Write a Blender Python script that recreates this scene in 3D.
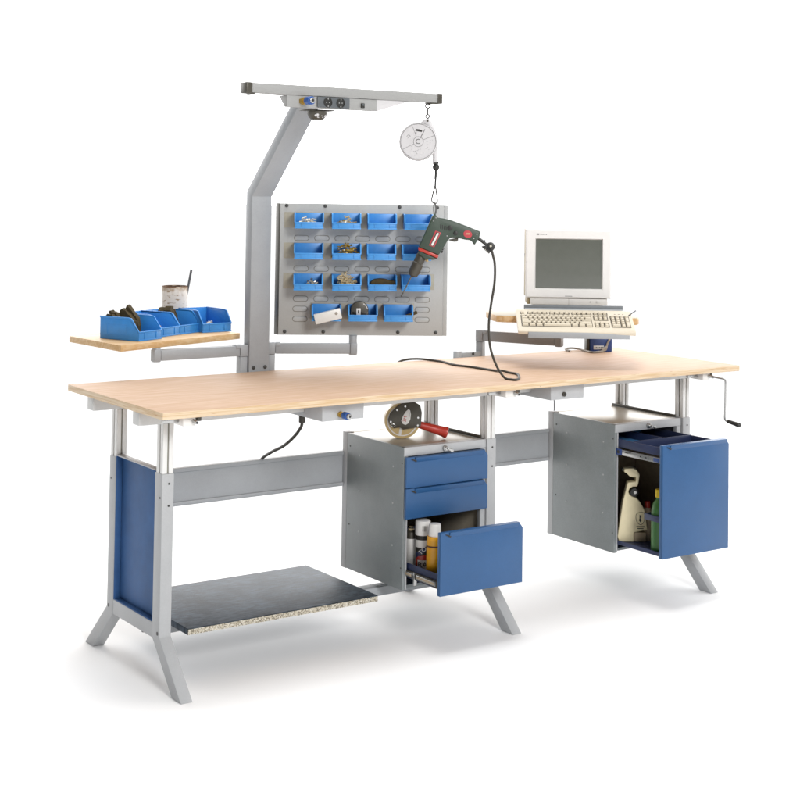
import bpy, bmesh, math, random
from mathutils import Vector, Matrix, noise
random.seed(7)
for o in list(bpy.data.objects): bpy.data.objects.remove(o)
S = bpy.context.scene
COL = S.collection
PI = math.pi
R_ = math.radians

# ------------------------------------------------------------------ camera
cd = bpy.data.cameras.new('camera'); cam = bpy.data.objects.new('camera', cd); COL.objects.link(cam)
yaw, pit, rol = 0.6085963561994677, 0.0364633846945479, 0.014574919179176315
fw = Vector((math.sin(yaw)*math.cos(pit), math.cos(yaw)*math.cos(pit), math.sin(pit)))
rt0 = Vector((math.cos(yaw), -math.sin(yaw), 0)); up0 = rt0.cross(fw)
rt = rt0*math.cos(rol) + up0*math.sin(rol); up = up0*math.cos(rol) - rt0*math.sin(rol)
m3 = Matrix((rt, up, -fw)).transposed()
cam.matrix_world = Matrix.Translation((-1.9916853974, -4.1051303624, 1.5979987150)) @ m3.to_4x4()
cd.sensor_width = 36; cd.sensor_fit = 'HORIZONTAL'
cd.lens = 1464.942*36/800; cd.shift_y = (135.075-400)/800
cd.clip_start = .05; cd.clip_end = 500
S.camera = cam

# ------------------------------------------------------------------ light
S.view_settings.view_transform = 'Standard'; S.view_settings.look = 'None'
S.view_settings.exposure = .46; S.view_settings.gamma = 1
W = bpy.data.worlds.new('World'); S.world = W; W.use_nodes = True
wn, wl = W.node_tree.nodes, W.node_tree.links
bg = wn['Background']
tc = wn.new('ShaderNodeTexCoord'); dot = wn.new('ShaderNodeVectorMath'); dot.operation = 'DOT_PRODUCT'
dot.inputs[1].default_value = (.66, .75, 0)
mr = wn.new('ShaderNodeMapRange'); mr.interpolation_type = 'SMOOTHSTEP'
mr.inputs['From Min'].default_value = .1; mr.inputs['From Max'].default_value = .6
mr.inputs['To Min'].default_value = .5; mr.inputs['To Max'].default_value = 3.4
wl.new(tc.outputs['Generated'], dot.inputs[0]); wl.new(dot.outputs['Value'], mr.inputs['Value'])
bg.inputs['Color'].default_value = (1, 1, 1, 1)
sx = wn.new('ShaderNodeSeparateXYZ'); wl.new(tc.outputs['Generated'], sx.inputs[0])
mz = wn.new('ShaderNodeMapRange'); mz.interpolation_type = 'SMOOTHSTEP'
mz.inputs['From Min'].default_value = .16; mz.inputs['From Max'].default_value = .55
mz.inputs['To Min'].default_value = 1; mz.inputs['To Max'].default_value = .56      # the lit wall is brightest low down
wl.new(sx.outputs['Z'], mz.inputs['Value'])
ad = wn.new('ShaderNodeMath'); ad.operation = 'MULTIPLY'; wl.new(mr.outputs['Result'], ad.inputs[0]); wl.new(mz.outputs['Result'], ad.inputs[1])
dl_ = wn.new('ShaderNodeVectorMath'); dl_.operation = 'DOT_PRODUCT'; dl_.inputs[1].default_value = (-.96, -.28, 0); wl.new(tc.outputs['Generated'], dl_.inputs[0])
ml = wn.new('ShaderNodeMapRange'); ml.interpolation_type = 'SMOOTHSTEP'
ml.inputs['From Min'].default_value = .05; ml.inputs['From Max'].default_value = .75
ml.inputs['To Min'].default_value = 1; ml.inputs['To Max'].default_value = .29      # the studio is darker to the left
wl.new(dl_.outputs['Value'], ml.inputs['Value'])
mu = wn.new('ShaderNodeMath'); mu.operation = 'MULTIPLY'; wl.new(ad.outputs[0], mu.inputs[0]); wl.new(ml.outputs['Result'], mu.inputs[1])
wl.new(mu.outputs[0], bg.inputs['Strength'])     # white studio wall behind, dimmer studio towards the camera

def area(name, loc, target, size, power, col=(1, 1, 1)):
    l = bpy.data.lights.new(name, 'AREA'); l.shape = 'SQUARE'; l.size = size; l.energy = power; l.color = col
    o = bpy.data.objects.new(name, l); COL.objects.link(o); o.location = loc
    o.rotation_euler = (Vector(target)-Vector(loc)).to_track_quat('-Z', 'Y').to_euler()
area('overhead_softbox', (1.1, .0, 7), (1.25, .35, 0), 2.6, 170, (1, .995, .99))
area('front_softbox', (-.6, -8.6, 4.8), (1.3, .3, .8), 2.4, 430, (1, .99, .98))

# ------------------------------------------------------------------ materials
def lin(c):
    if isinstance(c, str): c = [int(c[i:i+2], 16)/255 for i in (0, 2, 4)]
    return tuple(.75*(x/12.92 if x <= .04045 else ((x+.055)/1.055)**2.4) for x in c) + (1,)
def mat(name, c, rough=.5, metal=0., var=.05, scale=40., bump=.0, bscale=400., stretch=(1, 1, 1), spec=.5, coat=0.):
    m = bpy.data.materials.new(name); m.use_nodes = True
    n, l = m.node_tree.nodes, m.node_tree.links; b = n['Principled BSDF']
    b.inputs['Roughness'].default_value = rough; b.inputs['Metallic'].default_value = metal
    b.inputs['Specular IOR Level'].default_value = spec; b.inputs['Coat Weight'].default_value = coat
    base = lin(c)
    t = n.new('ShaderNodeTexCoord'); mp = n.new('ShaderNodeMapping'); mp.inputs['Scale'].default_value = stretch
    l.new(t.outputs['Object'], mp.inputs['Vector'])
    nz = n.new('ShaderNodeTexNoise'); nz.inputs['Scale'].default_value = scale; nz.inputs['Detail'].default_value = 5
    l.new(mp.outputs['Vector'], nz.inputs['Vector'])
    r = n.new('ShaderNodeValToRGB')
    r.color_ramp.elements[0].position = .3; r.color_ramp.elements[1].position = .7
    r.color_ramp.elements[0].color = tuple(max(0, x*(1-var)) for x in base[:3]) + (1,)
    r.color_ramp.elements[1].color = tuple(min(1, x*(1+var)) for x in base[:3]) + (1,)
    l.new(nz.outputs['Fac'], r.inputs['Fac']); l.new(r.outputs['Color'], b.inputs['Base Color'])
    rr = n.new('ShaderNodeMapRange'); rr.inputs['To Min'].default_value = max(.05, rough-.06); rr.inputs['To Max'].default_value = min(1, rough+.06)
    l.new(nz.outputs['Fac'], rr.inputs['Value']); l.new(rr.outputs['Result'], b.inputs['Roughness'])
    if bump:
        n2 = n.new('ShaderNodeTexNoise'); n2.inputs['Scale'].default_value = bscale; n2.inputs['Detail'].default_value = 2
        l.new(mp.outputs['Vector'], n2.inputs['Vector'])
        bp = n.new('ShaderNodeBump'); bp.inputs['Strength'].default_value = bump; bp.inputs['Distance'].default_value = .002
        l.new(n2.outputs['Fac'], bp.inputs['Height']); l.new(bp.outputs['Normal'], b.inputs['Normal'])
    return m
def wood(name, light, dark, stretch, scale=6., rough=.45, lo=.42, hi=.62, streak=None):
    m = bpy.data.materials.new(name); m.use_nodes = True
    n, l = m.node_tree.nodes, m.node_tree.links; b = n['Principled BSDF']; b.inputs['Roughness'].default_value = rough; b.inputs['Specular IOR Level'].default_value = .22
    t = n.new('ShaderNodeTexCoord'); mp = n.new('ShaderNodeMapping'); mp.inputs['Scale'].default_value = stretch
    l.new(t.outputs['Object'], mp.inputs['Vector'])
    a = n.new('ShaderNodeTexNoise'); a.inputs['Scale'].default_value = scale; a.inputs['Detail'].default_value = 9; a.inputs['Distortion'].default_value = .6
    l.new(mp.outputs['Vector'], a.inputs['Vector'])
    r = n.new('ShaderNodeValToRGB'); e = r.color_ramp.elements
    e[0].position = lo; e[0].color = lin(dark); e[1].position = hi; e[1].color = lin(light)
    l.new(a.outputs['Fac'], r.inputs['Fac']); out = r.outputs['Color']
    if streak:
        v = n.new('ShaderNodeTexNoise'); v.inputs['Scale'].default_value = scale*2.1; v.inputs['Detail'].default_value = 3
        l.new(mp.outputs['Vector'], v.inputs['Vector'])
        r2 = n.new('ShaderNodeValToRGB'); f = r2.color_ramp.elements
        f[0].position = .66; f[0].color = (0, 0, 0, 1); f[1].position = .72; f[1].color = (1, 1, 1, 1)
        l.new(v.outputs['Fac'], r2.inputs['Fac'])
        mx = n.new('ShaderNodeMix'); mx.data_type = 'RGBA'; l.new(r2.outputs['Color'], mx.inputs['Factor'])
        l.new(out, mx.inputs[6]); mx.inputs[7].default_value = lin(streak); out = mx.outputs[2]
    # a few tiny dark knots
    k = n.new('ShaderNodeTexVoronoi'); k.inputs['Scale'].default_value = 7.5; l.new(t.outputs['Object'], k.inputs['Vector'])
    r3 = n.new('ShaderNodeValToRGB'); r3.color_ramp.elements[0].position = .010; r3.color_ramp.elements[0].color = (1, 1, 1, 1); r3.color_ramp.elements[1].position = .022; r3.color_ramp.elements[1].color = (0, 0, 0, 1)
    l.new(k.outputs['Distance'], r3.inputs['Fac'])
    mx2 = n.new('ShaderNodeMix'); mx2.data_type = 'RGBA'; l.new(r3.outputs['Color'], mx2.inputs['Factor']); l.new(out, mx2.inputs[6]); mx2.inputs[7].default_value = lin('8f6a48')
    l.new(mx2.outputs[2], b.inputs['Base Color'])
    return m
def speckle(name, cols, scale, rough=.8):
    m = bpy.data.materials.new(name); m.use_nodes = True
    n, l = m.node_tree.nodes, m.node_tree.links; b = n['Principled BSDF']; b.inputs['Roughness'].default_value = rough
    t = n.new('ShaderNodeTexCoord'); v = n.new('ShaderNodeTexVoronoi'); v.inputs['Scale'].default_value = scale
    l.new(t.outputs['Object'], v.inputs['Vector'])
    r = n.new('ShaderNodeValToRGB'); r.color_ramp.interpolation = 'CONSTANT'
    while len(r.color_ramp.elements) < len(cols): r.color_ramp.elements.new(.5)
    for i, c in enumerate(cols): r.color_ramp.elements[i].position = i/len(cols); r.color_ramp.elements[i].color = lin(c)
    l.new(v.outputs['Color'], r.inputs['Fac']); l.new(r.outputs['Color'], b.inputs['Base Color'])
    return m
M = {}
def scuffed(m, amount=.12, scale=7.):
    n, l = m.node_tree.nodes, m.node_tree.links; b = n['Principled BSDF']; src = b.inputs['Base Color'].links[0].from_socket
    t = n.new('ShaderNodeTexCoord'); v = n.new('ShaderNodeTexNoise'); v.inputs['Scale'].default_value = scale; v.inputs['Detail'].default_value = 8; v.inputs['Roughness'].default_value = .65
    l.new(t.outputs['Object'], v.inputs['Vector'])
    r = n.new('ShaderNodeMapRange'); r.inputs['From Min'].default_value = .35; r.inputs['From Max'].default_value = .7; r.inputs['To Min'].default_value = 1-amount; r.inputs['To Max'].default_value = 1+amount
    l.new(v.outputs['Fac'], r.inputs['Value'])
    x = n.new('ShaderNodeVectorMath'); x.operation = 'SCALE'; l.new(src, x.inputs[0]); l.new(r.outputs['Result'], x.inputs['Scale']); l.new(x.outputs[0], b.inputs['Base Color'])
    return m
M['floor'] = mat('white_studio_floor', (1.09, 1.09, 1.09), .9, var=.004, scale=3, spec=.05)
M['top'] = wood('beech_laminate', 'ddbea4', 'd0ad8f', (1.2, 22, 22), 5, .62, streak='caa580')
M['edge'] = wood('plywood_edge', 'f0dabb', 'dcbb92', (3, 3, 110), 2.2, .5, .38, .6, streak='b98156')
M['tray_wood'] = wood('tray_beech', 'e6c598', 'd8b07c', (2.5, 22, 22), 4, .45)
M['board_top'] = mat('board_laminate', 'b9ae98', .5)
M['grey'] = mat('grey_powder_coat', 'bdbfc1', .5, var=.03, scale=220, bump=.12, bscale=900)
M['rail_lit'] = mat('rail_paint_lit', 'd9d9d7', .45, var=.03, scale=220)  # paler than the frame grey: light on the rail fronts put into colour
M['railgrey'] = mat('rail_grey_paint', 'a5a5a3', .5, var=.03, scale=220, bump=.1, bscale=900)
M['grey2'] = mat('blue_grey_paint', 'b0b4b8', .45, var=.03, scale=220, bump=.1, bscale=900)
M['cab'] = mat('hammered_grey_paint', '8c9394', .42, var=.07, scale=260, bump=.25, bscale=700)
M['cabtop'] = mat('brushed_cabinet_top', 'b3ab9b', .34, metal=.35, var=.04, scale=30, stretch=(1, 12, 1))
M['panel'] = mat('panel_grey', 'bebfbd', .5, var=.03, scale=200, bump=.1, bscale=900)
M['strip'] = mat('panel_strip', 'b3ad9c', .5, var=.05, scale=120)
M['rim'] = mat('slot_edge', '8d8a80', .5)
M['alu'] = mat('anodised_aluminium', 'eeeeec', .42, metal=.15, var=.03, scale=20, stretch=(30, 30, 1))
M['steel'] = mat('bright_steel', 'c9c9c8', .25, metal=.9, var=.04)
M['hook'] = mat('dull_hook_steel', '5e5d5a', .5, spec=.3)
M['dsteel'] = mat('dull_steel', '77756f', .4, metal=.7)
M['blue'] = mat('blue_drawer_paint', '2a5c90', .42, var=.03, scale=180, bump=.08, bscale=900)
M['bluep'] = mat('blue_side_panel', '3f679c', .55, var=.04, scale=60, bump=.1, bscale=900, spec=.25)
M['navy'] = mat('navy_sheet', '2f3a5e', .45, var=.05)
M['liner'] = mat('bright_blue_liner', '62a8e6', .5)
M['bin'] = mat('blue_bin_plastic', '49a2ee', .38, var=.05, scale=50, spec=.5)
M['bin_b'] = mat('blue_bin_plastic_deep', '3e96e6', .4, var=.05, scale=50)
M['black'] = mat('black_plastic', '232320', .45, var=.1)
M['cord'] = mat('black_rubber_cord', '3a352c', .55, var=.1)
M['dark'] = mat('dark_interior', 'c4b196', .7, var=.08)
M['mat'] = mat('black_ribbed_mat', '48525c', .52, var=.6, scale=24, stretch=(1, 2.5, 1), bump=.6, bscale=190, spec=.15)
M['chip'] = speckle('chipboard', ['e2dccd', 'c9bfa8', 'ece7da', '8a8171', 'd6ccb6', 'aba28f'], 330)
M['cream'] = mat('cream_plastic', 'e8dcc6', .5, var=.02)
M['white'] = mat('white_plastic', 'f0eeea', .4, var=.02)
M['case'] = mat('monitor_case', 'faf7f4', .5, var=.02, bump=.1, bscale=900)
M['beige'] = mat('monitor_case_shaded', 'a38f68', .55, var=.03)  # case plastic darkened: shade on the monitor's side put into the colour
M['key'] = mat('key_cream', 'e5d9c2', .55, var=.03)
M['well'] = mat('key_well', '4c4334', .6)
M['glass'] = mat('dark_screen_glass', '6f726b', .12, var=.02, spec=.4)
M['green'] = mat('drill_green', '37483b', .42, var=.06, scale=80, bump=.15, bscale=700)
M['red'] = mat('red_plastic', 'c23a2c', .35, var=.05)
M['dred'] = mat('red_print', 'c8404a', .5)
M['gold'] = mat('amber_tape', 'cdb27a', .35, var=.08)
M['gun'] = mat('charcoal_metal', '514d44', .4, metal=.3, var=.08)
M['yellow'] = mat('orange_yellow_plastic', 'fdb50f', .35, var=.04)
M['ycap'] = mat('yellow_cap', 'f3cf17', .4)
M['bottlegreen'] = mat('green_bottle', '3f7a36', .4, var=.06)
M['spray'] = mat('cream_bottle', 'fbeec6', .45, var=.03)
M['ink'] = mat('black_ink', '2b2924', .6)
M['inkg'] = mat('grey_ink', '6d6d6c', .6)
M['foam'] = mat('dark_brown_foam', '4a3d20', .9, var=.2, scale=80, bump=.6, bscale=200)
M['birch'] = None
M['inner'] = mat('brightening_sheet', 'c2b7a2', .6, var=.05)
M['rust'] = mat('brown_rim', '6d4d33', .85, var=.2)
M['pen'] = mat('grey_pen', '57585c', .4)
M['brass'] = mat('brass', 'c9a64d', .35, metal=.6, var=.1)
M['scr'] = mat('zinc_screws', 'd9d3c2', .4, metal=.4, var=.1)
M['tan'] = mat('tan_fittings', 'd0bb92', .5, var=.15)
M['bolt'] = mat('black_bolt', '3f3f3d', .45)
M['dsteel2'] = mat('dark_grey_edge', '7c8186', .5)
M['sock'] = mat('socket_grey', '5b6064', .45)
M['coupler'] = mat('blue_coupler', '1f57a8', .35)
M['greycable'] = mat('grey_cable', 'a59c90', .5)
M['bbox'] = mat('blue_box', '2d4a8a', .45, var=.05)
M['disc'] = mat('white_balancer_case', 'dddbdc', .4, var=.015)
def birch():
    m = mat('birch_bark', 'eee6dc', .7, var=.06, scale=30)
    n, l = m.node_tree.nodes, m.node_tree.links; b = n['Principled BSDF']
    src = b.inputs['Base Color'].links[0].from_socket
    t = n.new('ShaderNodeTexCoord'); mp = n.new('ShaderNodeMapping'); mp.inputs['Scale'].default_value = (1, 1, 3.2)
    l.new(t.outputs['Object'], mp.inputs['Vector'])
    v = n.new('ShaderNodeTexNoise'); v.inputs['Scale'].default_value = 42; v.inputs['Detail'].default_value = 4; l.new(mp.outputs['Vector'], v.inputs['Vector'])
    r = n.new('ShaderNodeValToRGB'); r.color_ramp.elements[0].position = .60; r.color_ramp.elements[1].position = .68
    l.new(v.outputs['Fac'], r.inputs['Fac'])
    mx = n.new('ShaderNodeMix'); mx.data_type = 'RGBA'; l.new(r.outputs['Color'], mx.inputs['Factor']); l.new(src, mx.inputs[6]); mx.inputs[7].default_value = lin('a58d70')
    # brown soiling that runs down from the rim
    sp = n.new('ShaderNodeSeparateXYZ'); l.new(t.outputs['Object'], sp.inputs[0])
    w = n.new('ShaderNodeTexNoise'); w.inputs['Scale'].default_value = 55; w.inputs['Detail'].default_value = 5; l.new(t.outputs['Object'], w.inputs['Vector'])
    a = n.new('ShaderNodeMath'); a.operation = 'MULTIPLY_ADD'; l.new(w.outputs['Fac'], a.inputs[0]); a.inputs[1].default_value = .11; l.new(sp.outputs['Z'], a.inputs[2])
    mr_ = n.new('ShaderNodeMapRange'); mr_.inputs['From Min'].default_value = .192; mr_.inputs['From Max'].default_value = .222; mr_.inputs['To Max'].default_value = .75; l.new(a.outputs[0], mr_.inputs['Value'])
    m2 = n.new('ShaderNodeMix'); m2.data_type = 'RGBA'; l.new(mr_.outputs['Result'], m2.inputs['Factor']); l.new(mx.outputs[2], m2.inputs[6]); m2.inputs[7].default_value = lin('a98a64')
    l.new(m2.outputs[2], b.inputs['Base Color'])
    return m
M['birch'] = birch()
for k_, am in (('bluep', .14), ('blue', .05), ('cab', .08), ('grey', .04), ('grey2', .05), ('mat', .45), ('bin_b', .08), ('bin', .06)): scuffed(M[k_], am)

# ------------------------------------------------------------------ mesh helpers
WM = {}
def frame(P, th):            # local x = right along the face, y = into the thing (away from viewer), z = up
    return Matrix.Translation(P) @ Matrix.Rotation(-R_(th), 4, 'Z')
class MB:
    def __init__(s): s.bm = bmesh.new()
    def add(s, b, T=None, mi=0):
        if T is not None: bmesh.ops.transform(b, matrix=T, verts=b.verts)
        for f in b.faces: f.material_index = mi if f.material_index == 0 else f.material_index
        me = bpy.data.meshes.new('t'); b.to_mesh(me); b.free(); s.bm.from_mesh(me); bpy.data.meshes.remove(me); return s
    def box(s, x0, x1, y0, y1, z0, z1, bev=.0015, T=None, mi=0, seg=2):
        b = bmesh.new(); bmesh.ops.create_cube(b, size=1)
        for v in b.verts: v.co = Vector(((x0+x1)/2+v.co.x*(x1-x0), (y0+y1)/2+v.co.y*(y1-y0), (z0+z1)/2+v.co.z*(z1-z0)))
        bv = min(bev, .45*min(abs(x1-x0), abs(y1-y0), abs(z1-z0)))
        if bv > 1e-5: bmesh.ops.bevel(b, geom=b.edges[:], offset=bv, segments=seg, affect='EDGES', profile=.5)
        return s.add(b, T, mi)
    def prism(s, poly, axis, a0, a1, bev=.0015, T=None, mi=0, seg=2):
        # poly in the two other axes (order x,y,z), extruded along axis from a0 to a1
        b = bmesh.new(); f = lambda p, a: {'x': (a, p[0], p[1]), 'y': (p[0], a, p[1]), 'z': (p[0], p[1], a)}[axis]
        A = [b.verts.new(f(p, a0)) for p in poly]; B = [b.verts.new(f(p, a1)) for p in poly]; n = len(poly)
        b.faces.new(A); b.faces.new(B[::-1])
        for i in range(n): b.faces.new((A[i], B[i], B[(i+1) % n], A[(i+1) % n]))
        bmesh.ops.recalc_face_normals(b, faces=b.faces)
        if bev > 1e-5: bmesh.ops.bevel(b, geom=b.edges[:], offset=bev, segments=seg, affect='EDGES', profile=.5, clamp_overlap=True)
        return s.add(b, T, mi)
    def cyl(s, p0, p1, r0, r1=None, seg=20, bev=0., T=None, mi=0):
        r1 = r0 if r1 is None else r1; p0, p1 = Vector(p0), Vector(p1); d = p1-p0
        b = bmesh.new(); bmesh.ops.create_cone(b, cap_ends=True, segments=seg, radius1=r0, radius2=max(r1, 1e-5), depth=d.length)
        if bev: bmesh.ops.bevel(b, geom=[e for e in b.edges if len(e.link_faces) == 2 and any(len(f.verts) > 4 for f in e.link_faces)], offset=bev, segments=2, affect='EDGES', profile=.5)
        q = d.to_track_quat('Z', 'Y').to_matrix().to_4x4()
        bmesh.ops.transform(b, matrix=Matrix.Translation((p0+p1)/2) @ q, verts=b.verts)
        return s.add(b, T, mi)
    def lathe(s, prof, T=None, seg=32, mi=0):   # prof: list of (r,z)
        b = bmesh.new(); rings = []
        for r, z in prof:
            rings.append([b.verts.new((max(r, 1e-5)*math.cos(2*PI*k/seg), max(r, 1e-5)*math.sin(2*PI*k/seg), z)) for k in range(seg)])
        for a, c in zip(rings, rings[1:]):
            for k in range(seg): b.faces.new((a[k], a[(k+1) % seg], c[(k+1) % seg], c[k]))
        b.faces.new(rings[0][::-1]); b.faces.new(rings[-1])
        bmesh.ops.recalc_face_normals(b, faces=b.faces)
        return s.add(b, T, mi)
    def tube(s, pts, r, seg=10, sub=6, closed=False, T=None, mi=0):
        P = [Vector(p) for p in pts]; n = len(P); out = []
        g = (lambda i: P[i % n]) if closed else (lambda i: P[min(max(i, 0), n-1)])
        for i in range(n if closed else n-1):
            a, b_, c, d = g(i-1), g(i), g(i+1), g(i+2)
            for k in range(sub):
                t = k/sub; out.append(.5*((2*b_)+(c-a)*t+(2*a-5*b_+4*c-d)*t*t+(3*b_-a-3*c+d)*t**3))
        if not closed: out.append(P[-1])
        b = bmesh.new(); rings = []; m = len(out); nrm = None
        for i, p in enumerate(out):
            t = (out[(i+1) % m]-out[i-1]) if closed else (out[min(i+1, m-1)]-out[max(i-1, 0)])
            t.normalize()
            if nrm is None: nrm = t.orthogonal().normalized()
            else: nrm = (nrm-t*nrm.dot(t)).normalized()
            bn = t.cross(nrm)
            rings.append([b.verts.new(p+r*(nrm*math.cos(2*PI*k/seg)+bn*math.sin(2*PI*k/seg))) for k in range(seg)])
        for i in range(m if closed else m-1):
            A, B = rings[i], rings[(i+1) % m]
            for k in range(seg): b.faces.new((A[k], A[(k+1) % seg], B[(k+1) % seg], B[k]))
        if not closed: b.faces.new(rings[0][::-1]); b.faces.new(rings[-1])
        bmesh.ops.recalc_face_normals(b, faces=b.faces)
        return s.add(b, T, mi)
    def sphere(s, c, r, T=None, mi=0, sc=(1, 1, 1)):
        b = bmesh.new(); bmesh.ops.create_uvsphere(b, u_segments=20, v_segments=12, radius=r)
        for v in b.verts: v.co = Vector((v.co.x*sc[0], v.co.y*sc[1], v.co.z*sc[2]))+Vector(c)
        return s.add(b, T, mi)
    def build(s, name, mats, parent=None, origin=None, ang=32):
        if not isinstance(mats, (list, tuple)): mats = [mats]
        if parent is not None: inv = WM[parent].inverted()
        elif origin is not None: inv = Matrix.Translation(origin).inverted()
        else: inv = Matrix.Identity(4)
        bmesh.ops.transform(s.bm, matrix=inv, verts=s.bm.verts)
        me = bpy.data.meshes.new(name); s.bm.to_mesh(me); s.bm.free()
        for m in mats: me.materials.append(m)
        me.polygons.foreach_set('use_smooth', [True]*len(me.polygons)); me.set_sharp_from_angle(angle=R_(ang))
        o = bpy.data.objects.new(name, me); COL.objects.link(o)
        if parent is not None: o.parent = parent; WM[o] = WM[parent]
        else:
            if origin is not None: o.location = origin
            WM[o] = Matrix.Translation(origin) if origin is not None else Matrix.Identity(4)
        return o
def tag(o, label=None, cat=None, group=None, kind=None):
    for k, v in (('label', label), ('category', cat), ('group', group), ('kind', kind)):
        if v: o[k] = v
    return o
def thing(name, label, cat, loc, rz=0., group=None):
    o = bpy.data.objects.new(name, None); o.empty_display_size = .05; COL.objects.link(o); o.location = loc; o.rotation_euler = (0, 0, rz)
    WM[o] = Matrix.Translation(loc) @ Matrix.Rotation(rz, 4, 'Z'); return tag(o, label, cat, group)
def letters(txt, size, T, depth=.0004):
    cu = bpy.data.curves.new('letters', 'FONT'); cu.body = txt; cu.size = size; cu.extrude = depth; cu.align_x = 'CENTER'; cu.align_y = 'CENTER'
    o = bpy.data.objects.new('letters', cu); COL.objects.link(o); dg = bpy.context.evaluated_depsgraph_get(); dg.update()
    me = bpy.data.meshes.new_from_object(o.evaluated_get(dg)); bpy.data.objects.remove(o); bpy.data.curves.remove(cu)
    b = bmesh.new(); b.from_mesh(me); bpy.data.meshes.remove(me)
    bmesh.ops.transform(b, matrix=T @ Matrix.Rotation(PI/2, 4, 'X'), verts=b.verts); mb = MB(); mb.add(b); return mb
def stadium(w, h, n=8):
    r = h/2; a = w/2-r
    return [(a+r*math.cos(t), r*math.sin(t)) for t in [-PI/2+PI*k/n for k in range(n+1)]] + [(-a+r*math.cos(t), r*math.sin(t)) for t in [PI/2+PI*k/n for k in range(n+1)]]

# ------------------------------------------------------------------ setting
b = MB(); b.box(-60, 60, -60, 120, -.05, 0, 0); tag(b.build('floor', M['floor']), kind='structure')

# ------------------------------------------------------------------ workbench
L, D, H, T_ = 2.565, .75, .901, .022
wb = thing('workbench', 'long height-adjustable workbench with pale wooden top on splayed grey steel legs', 'workbench', (L/2, .375, 0))
b = MB(); b.box(0, L, 0, D, H-T_, H, .0015)
bt = b.bm; bt.faces.ensure_lookup_table(); bt.normal_update()
for f in bt.faces: f.material_index = 1 if abs(f.normal.z) < .6 else 0
b.build('tabletop', [M['top'], M['edge']], wb)
BZ0, BZ1 = .836, H-T_-.0005
for y0, y1 in ((.178, .226), (.538, .588)):
    b = MB(); b.box(.004, L-.03, y0, y1, BZ0, BZ1, .003); b.build('support_rail', M['rail_lit'], wb)
XS = (.089, 1.406, 2.426)
for i, x in enumerate(XS):
    x1 = x+.042
    for k, (poly, yc) in enumerate((([(.177, .677), (.231, .677), (.231, .152), (.218, .140), (.082, 0), (.016, 0), (.177, .163)], .204),
                                    (([(.585, .677), (.535, .677), (.535, .152), (.548, .140), (.692, 0), (.762, 0), (.585, .168)] if i < 2 else [(.585, .677), (.535, .677), (.535, .152), (.540, .148), (.585, .148)]), .56))):
        b = MB(); b.prism(poly, 'x', x, x1, .003)
        leg = b.build('leg', M['grey'], wb)
        sg = 1 if k == 0 else -1; yf = poly[0][0]
        for p0, p1, rr in [((x+.024, yf-.0012*sg, z), (x+.024, yf+.004*sg, z), .0035) for z in (.645, .575)] + [((x-.001, yy, z), (x+.004, yy, z), rr) for yy, z, rr in ((.19 if k == 0 else .57, .172, .006), (.19 if k == 0 else .57, .60, .0035))]:
            b = MB(); b.cyl(p0, p1, rr); b.build('bolt', M['bolt'], leg)
        b = MB(); xa, xb, ya, yb = x+.002, x1-.002, yc-.0235, yc+.0225
        b.box(xa+.004, xb-.004, ya+.004, yb-.004, .6, BZ0-.0005, 0, mi=1)
        for px0, px1 in ((xa, xa+.0165), (xb-.0165, xb)):
            for py0, py1 in ((ya, ya+.019), (yb-.019, yb)): b.box(px0, px1, py0, py1, .6, BZ0, .002)
        b.build('inner_column', [M['alu'], M['rim']], leg)
    b = MB(); b.box(x+.001, x1-.001, .2305, .5355, .150, .199, .002)
    b.cyl((x+.02, .33, .14), (x+.02, .33, .151), .008, mi=1)
    b.build('cross_bar', [M['grey'], M['bolt']], wb)
# blue infill panel of the left end frame
b = MB(); b.box(.112, .1165, .2315, .5345, .1995, .679, .001)
b.box(.090, .1115, .5305, .5345, .1995, .679, .001); b.box(.090, .1115, .2315, .2355, .1995, .679, .001)
b.box(.090, .1115, .236, .530, .1995, .2025, .0005); b.build('side_panel', M['bluep'], wb)
b = MB(); b.box(.092, .118, .2315, .5345, .6793, .6835, .001); b.build('panel_cap', M['grey'], wb)
# rear stretcher (deep channel)
def channel(x0, x1):
    b = MB(); b.box(x0, x1, .5875, .6095, .474, .604, .002)
    b.box(x0, x1, .581, .588, .590, .605, .002); b.box(x0, x1, .581, .588, .473, .487, .002); b.build('stretcher', M['grey2'], wb)
channel(.10, 1.4265); channel(1.4275, 2.46)
# shelf rails + shelf
b = MB(); b.box(.2052, 1.405, .355, .405, .112, .1445, .002); b.build('shelf_rail', M['grey2'], wb)
b = MB(); b.box(.205, .945, .204, .69, .145, .1625, .0006)
bt = b.bm; bt.normal_update()
for f in bt.faces: f.material_index = 1 if f.normal.y < -.5 else 0
b.box(.2045, .9455, .2045, .6905, .1625, .1655, .001)
b.box(.2035, .2048, .205, .69, .1455, .163, .0004)
b.build('lower_shelf', [M['mat'], M['chip']], wb)
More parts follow.
